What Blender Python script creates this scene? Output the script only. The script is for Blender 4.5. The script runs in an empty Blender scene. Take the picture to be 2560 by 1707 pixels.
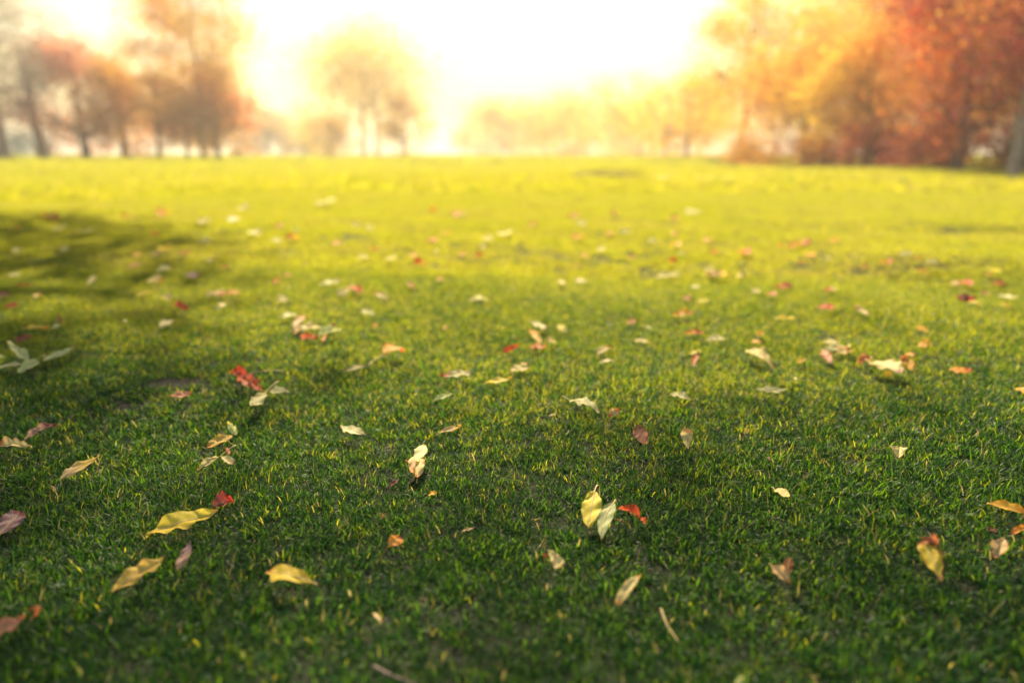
import bpy, math, random
import numpy as np
from mathutils import Vector

# ------------------------------------------------------------------ camera, sky, sun, exposure
scene = bpy.context.scene
COL = scene.collection
F = 1991.0                                   # focal length in pixels of the 2560 px wide photograph
CAM_H = 0.44
PITCH = math.atan((853.5 - 385.0) / F)       # horizon at row 385
SUN_AZ, SUN_EL = math.radians(-5.0), math.radians(40.0)

cam_d = bpy.data.cameras.new('camera')
cam = bpy.data.objects.new('camera', cam_d)
COL.objects.link(cam)
cam.location = (0, 0, CAM_H)
cam.rotation_euler = (math.pi / 2 - PITCH, 0, 0)
cam_d.sensor_width = 36.0
cam_d.lens = 36.0 * F / 2560.0
cam_d.clip_start = 0.02
cam_d.clip_end = 3000
cam_d.dof.use_dof = True
cam_d.dof.focus_distance = 1.09
cam_d.dof.aperture_fstop = 2.0
scene.camera = cam

world = bpy.data.worlds.new('World')
scene.world = world
world.use_nodes = True
wn = world.node_tree
wn.nodes.clear()
sky = wn.nodes.new('ShaderNodeTexSky')
sky.sky_type = 'NISHITA'
sky.sun_disc = False
sky.sun_elevation = SUN_EL
sky.sun_rotation = SUN_AZ
sky.air_density = 2.3
sky.dust_density = 0.6
sky.ozone_density = 1.0
bg = wn.nodes.new('ShaderNodeBackground')
bg.inputs['Strength'].default_value = 0.05
wo = wn.nodes.new('ShaderNodeOutputWorld')
wn.links.new(sky.outputs[0], bg.inputs[0])
wn.links.new(bg.outputs[0], wo.inputs[0])

S = Vector((math.sin(SUN_AZ) * math.cos(SUN_EL), math.cos(SUN_AZ) * math.cos(SUN_EL), math.sin(SUN_EL)))
sun_d = bpy.data.lights.new('sun', 'SUN')
sun_d.energy = 5.0
sun_d.angle = math.radians(0.8)
sun_d.color = (1.0, 0.84, 0.56)
sun = bpy.data.objects.new('sun', sun_d)
COL.objects.link(sun)
sun.location = (-5, 60, 40)
sun.rotation_euler = (-S).to_track_quat('-Z', 'Y').to_euler()

vs = scene.view_settings
vs.view_transform = 'Standard'
vs.look = 'None'
vs.exposure = 1.75
vs.gamma = 1.0
vs.use_curve_mapping = False

scene.render.engine = 'CYCLES'
cy = scene.cycles
cy.use_denoising = True
try:
    cy.denoiser = 'OPENIMAGEDENOISE'
except Exception:
    pass
cy.max_bounces = 7
cy.diffuse_bounces = 3
cy.glossy_bounces = 2
cy.transmission_bounces = 5
cy.volume_bounces = 0
cy.caustics_reflective = False
cy.caustics_refractive = False
cy.use_adaptive_sampling = True
cy.adaptive_threshold = 0.01

rng = np.random.default_rng(11)
random.seed(5)

# ------------------------------------------------------------------ helpers
def smooth(a, b, x):
    t = np.clip((x - a) / (b - a), 0, 1)
    return t * t * (3 - 2 * t)

def gh(x, y):
    """height of the lawn"""
    x = np.asarray(x, float); y = np.asarray(y, float)
    near = 0.006 * np.sin(x * 7.1 + 1.3 + 1.5 * np.sin(y * 2.3)) + 0.007 * np.sin(y * 5.3 + x * 2.2 + 0.4) + 0.010 * np.sin(x * 2.9 - y * 1.7 + 2.0)
    fade = 1 / (1 + (np.hypot(x, y) / 7.0) ** 2)
    h = near * fade
    far = 0.05 * np.sin(x * 0.33 + y * 0.21) + 0.06 * np.sin(y * 0.16 - x * 0.11 + 1.0)
    h = h + far * smooth(7, 22, np.hypot(x, y))
    # a low swell left of the middle, falling away to the left edge
    h = h + 0.05 * np.exp(-(((x + 1.35) / 0.8) ** 2 + ((y - 3.7) / 1.6) ** 2))
    h = h - 0.10 * smooth(-2.2, -6.0, x) * smooth(2.0, 6.0, y) * (1 - smooth(14, 30, y))
    # turf lip on the right, running obliquely away
    d = (y - 3.05) - 0.02 * (x - 2.0) - 0.10 * np.sin(x * 1.9)
    h = h + 0.035 * smooth(-0.30, 0.05, d) * (1 - smooth(0.05, 1.3, d)) * smooth(0.9, 1.9, x) * (1 - smooth(6, 9, x))
    d2 = (y - 4.6) + 0.15 * (x - 3.0)
    h = h + 0.03 * smooth(-0.30, 0.05, d2) * (1 - smooth(0.05, 1.6, d2)) * smooth(1.6, 2.8, x) * (1 - smooth(7, 10, x))
    # bunker lip far out
    h = h + 0.17 * np.exp(-(((x - 1.75) / 0.75) ** 2) ** 2 - ((y - 15.1) / 0.55) ** 2)
    return h

def ghf(x, y):
    return float(gh(x, y))

cp, sp = math.cos(PITCH), math.sin(PITCH)
def spot(u, v, h=0.0):
    """point on the lawn, h above the soil, seen at photograph pixel (u, v)"""
    xc, yc = (u - 1280.0) / F, (853.5 - v) / F
    d = Vector((xc, cp + yc * sp, -sp + yc * cp))
    g = h
    for _ in range(12):
        t = (CAM_H - g) / max(-d.z, 0.004)
        p = Vector((d.x * t, d.y * t, CAM_H + d.z * t))
        g = ghf(p.x, p.y) + h
    return p

REG = {1: (0, 0, 1.8375), 2: (1280, 0, 1.8375), 3: (0, 600, 2.7035), 4: (850, 600, 2.7035), 5: (1700, 600, 2.7035),
       6: (0, 1127, 2.7035), 7: (850, 1127, 2.7035), 8: (1700, 1127, 2.7035)}
def px(r, p):
    ox, oy, s = REG[r]
    return (ox + p[0] / s, oy + p[1] / s)

def mesh_obj(name, verts, faces, mat=None, parent=None, smooth_shade=True):
    me = bpy.data.meshes.new(name)
    me.from_pydata([tuple(map(float, v)) for v in verts], [], [tuple(map(int, f)) for f in faces])
    if mat:
        me.materials.append(mat)
    if smooth_shade:
        me.polygons.foreach_set('use_smooth', [True] * len(me.polygons))
    me.update()
    o = bpy.data.objects.new(name, me)
    COL.objects.link(o)
    if parent:
        o.parent = parent
    return o

def set_col(me, cols, name='Col'):
    a = me.color_attributes.new(name, 'FLOAT_COLOR', 'POINT')
    c = np.ones((len(me.vertices), 4), np.float32)
    c[:, :3] = cols
    a.data.foreach_set('color', c.ravel())

def tag(o, label=None, cat=None, group=None, kind=None):
    if label: o['label'] = label
    if cat: o['category'] = cat
    if group: o['group'] = group
    if kind: o['kind'] = kind
    return o

def nodes_of(name):
    m = bpy.data.materials.new(name)
    m.use_nodes = True
    nt = m.node_tree
    nt.nodes.clear()
    out = nt.nodes.new('ShaderNodeOutputMaterial')
    def N(t, **k):
        n = nt.nodes.new(t)
        for a, b in k.items():
            setattr(n, a, b)
        return n
    return m, nt, out, N, nt.links.new

# ------------------------------------------------------------------ materials
def grass_material():
    m, nt, out, N, L = nodes_of('grass_blades')
    at = N('ShaderNodeAttribute', attribute_name='tone')
    oi = N('ShaderNodeObjectInfo')
    geo = N('ShaderNodeNewGeometry')
    nz = N('ShaderNodeTexNoise'); nz.inputs['Scale'].default_value = 1.1; nz.inputs['Detail'].default_value = 4
    L(geo.outputs['Position'], nz.inputs['Vector'])
    add = N('ShaderNodeMath', operation='MULTIPLY_ADD'); L(oi.outputs['Random'], add.inputs[0]); add.inputs[1].default_value = 0.25
    L(at.outputs['Fac'], add.inputs[2])
    add2 = N('ShaderNodeMath', operation='MULTIPLY_ADD'); L(nz.outputs['Fac'], add2.inputs[0]); add2.inputs[1].default_value = 0.45
    L(add.outputs[0], add2.inputs[2])
    sub = N('ShaderNodeMath', operation='SUBTRACT'); L(add2.outputs[0], sub.inputs[0]); sub.inputs[1].default_value = 0.33
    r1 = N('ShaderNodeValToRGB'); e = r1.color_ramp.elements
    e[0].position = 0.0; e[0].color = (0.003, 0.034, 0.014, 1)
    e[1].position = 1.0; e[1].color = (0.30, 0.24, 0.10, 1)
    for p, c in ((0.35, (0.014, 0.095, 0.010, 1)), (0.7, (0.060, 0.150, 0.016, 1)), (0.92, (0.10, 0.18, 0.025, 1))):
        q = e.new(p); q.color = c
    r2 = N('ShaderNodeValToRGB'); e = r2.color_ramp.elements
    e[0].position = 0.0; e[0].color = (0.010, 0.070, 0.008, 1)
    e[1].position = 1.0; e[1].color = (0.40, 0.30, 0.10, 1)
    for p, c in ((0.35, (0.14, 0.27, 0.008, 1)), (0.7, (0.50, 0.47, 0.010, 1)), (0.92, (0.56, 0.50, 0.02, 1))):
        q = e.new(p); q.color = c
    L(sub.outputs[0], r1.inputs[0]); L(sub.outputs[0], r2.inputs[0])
    pb = N('ShaderNodeBsdfPrincipled'); pb.inputs['Roughness'].default_value = 0.42
    pb.inputs['Specular IOR Level'].default_value = 0.16
    L(r1.outputs[0], pb.inputs['Base Color'])
    tr = N('ShaderNodeBsdfTranslucent'); L(r2.outputs[0], tr.inputs['Color'])
    mx = N('ShaderNodeMixShader'); mx.inputs[0].default_value = 0.6
    L(pb.outputs[0], mx.inputs[1]); L(tr.outputs[0], mx.inputs[2]); L(mx.outputs[0], out.inputs[0])
    return m

def leaf_material():
    m, nt, out, N, L = nodes_of('dry_leaf')
    at = N('ShaderNodeVertexColor', layer_name='Col')
    uv = N('ShaderNodeAttribute', attribute_name='Vein')
    sx = N('ShaderNodeSeparateColor'); L(uv.outputs['Color'], sx.inputs[0])
    # side veins: bands in (along - across)
    ma = N('ShaderNodeMath', operation='MULTIPLY_ADD'); L(sx.outputs[1], ma.inputs[0]); ma.inputs[1].default_value = -0.30; L(sx.outputs[0], ma.inputs[2])
    mb = N('ShaderNodeMath', operation='MULTIPLY'); L(ma.outputs[0], mb.inputs[0]); mb.inputs[1].default_value = 62.0
    sn = N('ShaderNodeMath', operation='SINE'); L(mb.outputs[0], sn.inputs[0])
    pw = N('ShaderNodeMapRange'); L(sn.outputs[0], pw.inputs[0]); pw.inputs[1].default_value = 0.75; pw.inputs[2].default_value = 1.0; pw.inputs[3].default_value = 0.0; pw.inputs[4].default_value = 0.30
    tc = N('ShaderNodeTexCoord')
    nz = N('ShaderNodeTexNoise'); nz.inputs['Scale'].default_value = 130; nz.inputs['Detail'].default_value = 5; nz.inputs['Roughness'].default_value = 0.7
    L(tc.outputs['Object'], nz.inputs['Vector'])
    nr = N('ShaderNodeMapRange'); L(nz.outputs['Fac'], nr.inputs[0]); nr.inputs[1].default_value = 0.3; nr.inputs[2].default_value = 0.7; nr.inputs[3].default_value = 0.72; nr.inputs[4].default_value = 1.12
    mul = N('ShaderNodeMix', data_type='RGBA', blend_type='MULTIPLY'); mul.inputs[0].default_value = 1.0
    L(at.outputs['Color'], mul.inputs[6]); L(nr.outputs[0], mul.inputs[7])
    # small brown freckles
    n2 = N('ShaderNodeTexNoise'); n2.inputs['Scale'].default_value = 330; n2.inputs['Detail'].default_value = 1
    L(tc.outputs['Object'], n2.inputs['Vector'])
    fr = N('ShaderNodeMapRange'); L(n2.outputs['Fac'], fr.inputs[0]); fr.inputs[1].default_value = 0.70; fr.inputs[2].default_value = 0.76; fr.inputs[3].default_value = 0.0; fr.inputs[4].default_value = 0.55
    mf = N('ShaderNodeMix', data_type='RGBA'); L(fr.outputs[0], mf.inputs[0]); L(mul.outputs[2], mf.inputs[6]); mf.inputs[7].default_value = (0.16, 0.06, 0.02, 1)
    mv = N('ShaderNodeMix', data_type='RGBA'); L(pw.outputs[0], mv.inputs[0]); L(mf.outputs[2], mv.inputs[6]); mv.inputs[7].default_value = (0.62, 0.50, 0.27, 1)
    pb = N('ShaderNodeBsdfPrincipled'); pb.inputs['Roughness'].default_value = 0.6; pb.inputs['Specular IOR Level'].default_value = 0.12
    L(mv.outputs[2], pb.inputs['Base Color'])
    bp = N('ShaderNodeBump'); bp.inputs['Strength'].default_value = 0.35; bp.inputs['Distance'].default_value = 0.0012
    L(nz.outputs['Fac'], bp.inputs['Height']); L(bp.outputs[0], pb.inputs['Normal'])
    tr = N('ShaderNodeBsdfTranslucent'); L(mv.outputs[2], tr.inputs['Color'])
    mx = N('ShaderNodeMixShader'); mx.inputs[0].default_value = 0.5
    L(pb.outputs[0], mx.inputs[1]); L(tr.outputs[0], mx.inputs[2]); L(mx.outputs[0], out.inputs[0])
    return m

def crown_material():
    m, nt, out, N, L = nodes_of('autumn_crown')
    at = N('ShaderNodeVertexColor', layer_name='Col')
    pb = N('ShaderNodeBsdfPrincipled'); pb.inputs['Roughness'].default_value = 0.6; pb.inputs['Specular IOR Level'].default_value = 0.15
    L(at.outputs['Color'], pb.inputs['Base Color'])
    tr = N('ShaderNodeBsdfTranslucent'); L(at.outputs['Color'], tr.inputs['Color'])
    mx = N('ShaderNodeMixShader'); mx.inputs[0].default_value = 0.65
    L(pb.outputs[0], mx.inputs[1]); L(tr.outputs[0], mx.inputs[2]); L(mx.outputs[0], out.inputs[0])
    return m

def simple_material(name, c0, c1, scale, rough=0.85, bump=0.3, coord='Object', dist=0.02):
    m, nt, out, N, L = nodes_of(name)
    tc = N('ShaderNodeTexCoord')
    nz = N('ShaderNodeTexNoise'); nz.inputs['Scale'].default_value = scale; nz.inputs['Detail'].default_value = 8; nz.inputs['Roughness'].default_value = 0.65
    L(tc.outputs[coord], nz.inputs['Vector'])
    rp = N('ShaderNodeValToRGB'); rp.color_ramp.elements[0].position = 0.3; rp.color_ramp.elements[1].position = 0.7
    rp.color_ramp.elements[0].color = (*c0, 1); rp.color_ramp.elements[1].color = (*c1, 1)
    L(nz.outputs['Fac'], rp.inputs[0])
    pb = N('ShaderNodeBsdfPrincipled'); pb.inputs['Roughness'].default_value = rough; pb.inputs['Specular IOR Level'].default_value = 0.2
    L(rp.outputs[0], pb.inputs['Base Color'])
    bp = N('ShaderNodeBump'); bp.inputs['Strength'].default_value = bump; bp.inputs['Distance'].default_value = dist
    L(nz.outputs['Fac'], bp.inputs['Height']); L(bp.outputs[0], pb.inputs['Normal'])
    L(pb.outputs[0], out.inputs[0])
    return m

def ground_material():
    m, nt, out, N, L = nodes_of('lawn_soil')
    geo = N('ShaderNodeNewGeometry')
    n1 = N('ShaderNodeTexNoise'); n1.inputs['Scale'].default_value = 90; n1.inputs['Detail'].default_value = 8
    n2 = N('ShaderNodeTexNoise'); n2.inputs['Scale'].default_value = 9; n2.inputs['Detail'].default_value = 6
    L(geo.outputs['Position'], n1.inputs['Vector']); L(geo.outputs['Position'], n2.inputs['Vector'])
    r1 = N('ShaderNodeValToRGB'); r1.color_ramp.elements[0].position = 0.3; r1.color_ramp.elements[1].position = 0.72
    r1.color_ramp.elements[0].color = (0.008, 0.006, 0.008, 1); r1.color_ramp.elements[1].color = (0.060, 0.040, 0.042, 1)
    L(n1.outputs['Fac'], r1.inputs[0])
    # beyond the blades the sheet itself is turf
    att = N('ShaderNodeAttribute', attribute_name='turf')
    r2 = N('ShaderNodeValToRGB'); r2.color_ramp.elements[0].position = 0.3; r2.color_ramp.elements[1].position = 0.7
    r2.color_ramp.elements[0].color = (0.006, 0.012, 0.004, 1); r2.color_ramp.elements[1].color = (0.020, 0.034, 0.007, 1)
    L(n2.outputs['Fac'], r2.inputs[0])
    mx = N('ShaderNodeMix', data_type='RGBA'); L(att.outputs['Fac'], mx.inputs[0]); L(r1.outputs[0], mx.inputs[6]); L(r2.outputs[0], mx.inputs[7])
    pb = N('ShaderNodeBsdfPrincipled'); pb.inputs['Roughness'].default_value = 0.95; pb.inputs['Specular IOR Level'].default_value = 0.1
    L(mx.outputs[2], pb.inputs['Base Color'])
    bp = N('ShaderNodeBump'); bp.inputs['Strength'].default_value = 0.8; bp.inputs['Distance'].default_value = 0.008
    L(n1.outputs['Fac'], bp.inputs['Height']); L(bp.outputs[0], pb.inputs['Normal'])
    L(pb.outputs[0], out.inputs[0])
    return m

M_GRASS = grass_material()
M_LEAF = leaf_material()
M_CROWN = crown_material()
M_GROUND = ground_material()
M_STALK = simple_material('leaf_stalk', (0.42, 0.26, 0.10), (0.62, 0.47, 0.22), 160, 0.6, 0.1)
M_STALK_RED = simple_material('leaf_stalk_red', (0.22, 0.06, 0.03), (0.38, 0.15, 0.06), 160, 0.6, 0.1)
M_BARK = simple_material('bark_dark', (0.09, 0.062, 0.060), (0.20, 0.145, 0.13), 6, 0.9, 0.6, dist=0.05)
M_BARK_PALE = simple_material('bark_pale', (0.20, 0.15, 0.12), (0.48, 0.40, 0.34), 5, 0.85, 0.4, dist=0.03)
M_EARTH = simple_material('bare_earth', (0.22, 0.15, 0.035), (0.34, 0.24, 0.06), 14, 0.95, 0.5, dist=0.03)
M_SAND = simple_material('bunker_sand', (0.40, 0.31, 0.19), (0.58, 0.47, 0.30), 12, 0.95, 0.3, dist=0.02)

# ------------------------------------------------------------------ the lawn
# bare soil patches and thin dry turf: photograph pixel centre, radii in metres, how much is taken away
BARE = [((432, 958), 0.055, 0.030, 0.98), ((322, 1018), 0.040, 0.030, 0.9), ((532, 906), 0.028, 0.016, 0.97), ((520, 975), 0.030, 0.02, 0.6),
        ((1695, 1432), 0.025, 0.02, 0.7), ((1355, 1312), 0.02, 0.02, 0.75), ((1365, 1048), 0.02, 0.015, 0.8), ((1182, 895), 0.05, 0.02, 0.7),
        ((2440, 905), 0.16, 0.06, 0.55), ((2085, 845), 0.08, 0.04, 0.6), ((310, 780), 0.10, 0.05, 0.45), ((700, 1375), 0.02, 0.02, 0.6)]
BARE = [(spot(*p), a, b, k) for p, a, b, k in BARE]

def build_ground():
    ys = np.concatenate([[-60, -25, -10, -4, -2, -1, -0.5], np.arange(0, 5, 0.045), np.arange(5, 14, 0.14), np.arange(14, 17, 0.09), np.geomspace(17, 900, 62)])
    t = np.linspace(-7.6, 7.6, 261)
    xs = 0.6 * np.sinh(t)
    X, Y = np.meshgrid(xs, ys)
    Z = gh(X, Y)
    V = np.stack([X.ravel(), Y.ravel(), Z.ravel()], 1)
    nx, ny = len(xs), len(ys)
    i = np.arange(ny - 1)[:, None] * nx + np.arange(nx - 1)[None, :]
    Fc = np.stack([i, i + 1, i + nx + 1, i + nx], -1).reshape(-1, 4)
    me = bpy.data.meshes.new('ground')
    me.from_pydata(V.tolist(), [], Fc.tolist())
    me.polygons.foreach_set('use_smooth', [True] * len(me.polygons))
    turf = smooth(3.0, 9.0, np.hypot(X, Y)) * 0.35 + 0.65
    for c, ra, rb, k in BARE:
        turf = turf * (1 - 0.6 * k * np.exp(-0.7 * (((X - c.x) / ra) ** 2 + ((Y - c.y) / rb) ** 2)))
    a = me.attributes.new('turf', 'FLOAT', 'POINT')
    a.data.foreach_set('value', turf.ravel().astype(np.float32))
    me.materials.append(M_GROUND)
    me.update()
    o = bpy.data.objects.new('ground', me)
    COL.objects.link(o)
    o['kind'] = 'structure'
build_ground()

def tuft_mesh(name, n, rad, lmin, lmax, wmin, wmax, seed, dry=0.03, lean=(12, 68), tone0=0.42, spread=0.17):
    r = np.random.default_rng(seed)
    V, Fc, T = [], [], []
    comb = r.uniform(0, 2 * math.pi)
    for k in range(n):
        a = r.uniform(0, 2 * math.pi); q = rad * math.sqrt(r.uniform())
        bx, by = q * math.cos(a), q * math.sin(a)
        az = r.uniform(0, 2 * math.pi) if r.uniform() < 0.7 else comb + r.normal(0, 0.5)
        ln = r.uniform(lmin, lmax); w = r.uniform(wmin, wmax) * 0.5
        th = math.radians(r.uniform(*lean)); bend = math.radians(r.uniform(0, 55))
        tw = r.uniform(-0.7, 0.7)
        dry_k = r.uniform() < dry
        tone = r.uniform(0.86, 1.1) if dry_k else float(np.clip(r.normal(tone0, spread), 0, 0.85))
        p = np.array([bx, by, -0.002]); base = len(V)
        dirs = np.array([math.cos(az), math.sin(az)])
        for s in range(4):
            f = s / 3
            ang = th * 0.45 + bend * f + th * 0.55 * f
            pa = az + math.pi / 2 + tw * f
            side = np.array([math.cos(pa), math.sin(pa), 0.25 * math.sin(tw * 3)])
            ww = w * (1.0, 0.95, 0.7, 0)[s]
            if s < 3:
                V += [p + side * ww, p - side * ww]
                T += [tone, tone]
            else:
                V.append(p.copy()); T.append(min(tone + 0.05, 1.1))
            st = ln / 3
            p = p + np.array([dirs[0] * math.sin(ang) * st, dirs[1] * math.sin(ang) * st, max(math.cos(ang), -0.1) * st])
        b = base
        Fc += [(b, b + 1, b + 3, b + 2), (b + 2, b + 3, b + 5, b + 4), (b + 4, b + 5, b + 6)]
    me = bpy.data.meshes.new(name)
    me.from_pydata([tuple(v) for v in V], [], Fc)
    at = me.attributes.new('tone', 'FLOAT', 'POINT')
    at.data.foreach_set('value', np.array(T, np.float32))
    me.polygons.foreach_set('use_smooth', [True] * len(me.polygons))
    me.materials.append(M_GRASS)
    return bpy.data.objects.new(name, me)          # never linked to the scene: only a source for the node tree

PRESS = []                                          # filled by the fallen leaves: (base, tip, half width)
def build_grass():
    fine = [tuft_mesh('grass_tuft_fine', 16, 0.013, 0.008, 0.022, 0.0007, 0.0014, 100 + i, lean=(25, 105), tone0=0.15, spread=0.12) for i in range(10)]  # low tone paints the near vignette into the blade colour
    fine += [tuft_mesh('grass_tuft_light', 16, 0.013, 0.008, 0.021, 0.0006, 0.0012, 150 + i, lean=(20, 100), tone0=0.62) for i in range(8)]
    mid = [tuft_mesh('grass_tuft_mid', 46, 0.046, 0.010, 0.023, 0.0010, 0.0019, 200 + i, lean=(12, 80), tone0=0.77) for i in range(8)]  # higher tone here and beyond paints the sunlit glow into the blades
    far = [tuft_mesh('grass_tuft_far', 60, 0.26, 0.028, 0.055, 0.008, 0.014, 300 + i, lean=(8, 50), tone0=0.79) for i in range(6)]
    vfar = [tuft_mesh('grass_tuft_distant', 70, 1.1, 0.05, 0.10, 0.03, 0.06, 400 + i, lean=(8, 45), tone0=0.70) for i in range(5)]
    P, I, Sc = [], [], []
    def zone(y0, y1, dens, lo, hi, s0, s1, margin, thin=False, xlim=1e9):
        A0 = lambda y: 0.70 * y + margin
        n = int(dens * (y1 - y0) * (A0(y0) + A0(y1)))
        y = rng.uniform(0, 1, n)
        # area-uniform in the trapezium
        a, b = A0(y0), A0(y1)
        y = y0 + (y1 - y0) * ((-a + np.sqrt(a * a + y * (b * b - a * a))) / (b - a))
        x = rng.uniform(-1, 1, n) * A0(y)
        ok = np.abs(x) < xlim
        if thin:
            for c, ra, rb, k in BARE:
                d2 = ((x - c.x) / ra) ** 2 + ((y - c.y) / rb) ** 2
                wob = 1 + 0.35 * np.sin(x * 170 + 3) * np.sin(y * 190)
                ok &= ~((d2 < wob) & (rng.uniform(size=n) < k))
            # natural clumping
            cl = np.sin(x * 23 + 2 * np.sin(y * 19)) * np.sin(y * 27 + 2 * np.sin(x * 17 + 1))
            ok &= rng.uniform(size=n) < 0.94 + 0.08 * cl
        x, y = x[ok], y[ok]
        P.append(np.stack([x, y, gh(x, y)], 1))
        if thin:                                   # dark blades near, lighter farther out in drifts: vignette and glow painted into tone
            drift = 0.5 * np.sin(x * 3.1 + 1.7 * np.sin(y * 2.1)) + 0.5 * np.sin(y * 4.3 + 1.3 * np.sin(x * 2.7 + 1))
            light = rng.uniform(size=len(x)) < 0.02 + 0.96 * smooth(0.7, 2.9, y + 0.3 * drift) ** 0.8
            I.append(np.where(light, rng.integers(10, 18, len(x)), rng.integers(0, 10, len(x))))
        else:
            I.append(rng.integers(lo, hi, len(x)))
        pat = 1 + 0.10 * np.sin(x * 5.1 + 2.2 * np.sin(y * 3.7)) * np.sin(y * 6.3 + 1.0)
        k = rng.uniform(s0, s1, len(x)) * (pat if thin else 1)
        if thin:                                   # a leaf presses down the blades it lies on
            for a, b, w in PRESS:
                if a.y > 3.6: continue
                d = b - a; l2 = max(d.x * d.x + d.y * d.y, 1e-6)
                near = np.where((np.abs(x - (a.x + b.x) / 2) < 0.12) & (np.abs(y - (a.y + b.y) / 2) < 0.12))[0]
                f = np.clip(((x[near] - a.x) * d.x + (y[near] - a.y) * d.y) / l2, 0.05, 0.95)
                q = np.hypot(x[near] - a.x - f * d.x, y[near] - a.y - f * d.y)
                k[near[q < w * 0.8 + 0.004]] *= 0.66
        Sc.append(k)
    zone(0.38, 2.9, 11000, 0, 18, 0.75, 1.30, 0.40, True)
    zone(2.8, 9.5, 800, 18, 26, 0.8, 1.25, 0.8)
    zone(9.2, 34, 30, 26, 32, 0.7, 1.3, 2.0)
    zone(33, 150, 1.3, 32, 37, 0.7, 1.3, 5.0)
    P = np.concatenate(P); I = np.concatenate(I).astype(np.int32); Sc = np.concatenate(Sc).astype(np.float32)
    me = bpy.data.meshes.new('grass')
    me.vertices.add(len(P)); me.vertices.foreach_set('co', P.astype(np.float32).ravel())
    a = me.attributes.new('which', 'INT', 'POINT'); a.data.foreach_set('value', I)
    a = me.attributes.new('size', 'FLOAT', 'POINT'); a.data.foreach_set('value', Sc)
    R = np.zeros((len(P), 3), np.float32); R[:, 2] = rng.uniform(0, 2 * math.pi, len(P)); R[:, :2] = rng.normal(0, 0.10, (len(P), 2))
    a = me.attributes.new('turn', 'FLOAT_VECTOR', 'POINT'); a.data.foreach_set('vector', R.ravel())
    me.update()
    o = bpy.data.objects.new('grass', me)
    COL.objects.link(o)
    tag(o, 'short green lawn grass covering the whole ground', 'grass', kind='stuff')
    ng = bpy.data.node_groups.new('grass_scatter', 'GeometryNodeTree')
    ng.interface.new_socket('Geometry', in_out='INPUT', socket_type='NodeSocketGeometry')
    ng.interface.new_socket('Geometry', in_out='OUTPUT', socket_type='NodeSocketGeometry')
    gi = ng.nodes.new('NodeGroupInput'); go = ng.nodes.new('NodeGroupOutput')
    gti = ng.nodes.new('GeometryNodeGeometryToInstance')
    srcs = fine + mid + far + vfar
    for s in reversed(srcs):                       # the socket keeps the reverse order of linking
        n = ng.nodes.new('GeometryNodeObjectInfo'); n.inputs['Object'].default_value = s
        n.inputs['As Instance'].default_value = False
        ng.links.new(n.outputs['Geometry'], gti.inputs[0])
    iop = ng.nodes.new('GeometryNodeInstanceOnPoints')
    iop.inputs['Pick Instance'].default_value = True
    def attr(nm, ty):
        n = ng.nodes.new('GeometryNodeInputNamedAttribute'); n.data_type = ty; n.inputs['Name'].default_value = nm
        return n.outputs['Attribute']
    ng.links.new(gi.outputs[0], iop.inputs['Points'])
    ng.links.new(gti.outputs[0], iop.inputs['Instance'])
    ng.links.new(attr('which', 'INT'), iop.inputs['Instance Index'])
    ng.links.new(attr('turn', 'FLOAT_VECTOR'), iop.inputs['Rotation'])
    ng.links.new(attr('size', 'FLOAT'), iop.inputs['Scale'])
    ng.links.new(iop.outputs[0], go.inputs[0])
    md = o.modifiers.new('scatter', 'NODES'); md.node_group = ng

def sand_patch(name, label, cx, cy, rx, ry):
    V, Fc = [], []
    n = 40
    rings = (0.0, 0.4, 0.75, 1.0)
    V.append((cx, cy, ghf(cx, cy) + 0.05))
    for r in rings[1:]:
        for k in range(n):
            a = 2 * math.pi * k / n
            w = 1 + 0.10 * math.sin(3 * a + 1) + 0.06 * math.sin(5 * a)
            x, y = cx + rx * r * w * math.cos(a), cy + ry * r * w * math.sin(a)
            V.append((x, y, ghf(x, y) + (0.05 if r < 0.9 else 0.01)))
    for k in range(n):
        Fc.append((0, 1 + k, 1 + (k + 1) % n))
    for j in range(2):
        for k in range(n):
            a0, b0 = 1 + j * n + k, 1 + j * n + (k + 1) % n
            Fc.append((a0, a0 + n, b0 + n, b0))
    o = mesh_obj(name, V, Fc, M_SAND)
    tag(o, kind='structure'); o['label'] = label
sand_patch('sand_bunker', 'pale sand of a golf bunker beside the low turf lip', 3.3, 14.6, 0.85, 0.45)
sand_patch('sand_bunker', 'pale sand of a small bunker far out on the lawn', -1.6, 40.0, 2.6, 1.6)

def bunker_face():
    V, Fc = [], []
    n = 22
    for k in range(n + 1):
        f = k / n
        x = 1.02 + 1.40 * f
        hgt = 0.075 * (math.sin(math.pi * f) ** 0.45) * (1 + 0.08 * math.sin(k * 1.7))
        y = 14.42 + 0.16 * (2 * f - 1) ** 2
        z = ghf(x, y)
        V += [(x, y, z - 0.03), (x, y + 0.04, z + hgt * 0.55), (x, y + 0.11, z + hgt + 0.01), (x, y + 0.30, z + hgt * 0.6 - 0.02)]
    for k in range(n):
        for q in range(3):
            a = 4 * k + q
            Fc.append((a, a + 4, a + 5, a + 1))
    o = mesh_obj('bunker_face', V, Fc, M_EARTH)
    o['kind'] = 'structure'
bunker_face()

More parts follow.
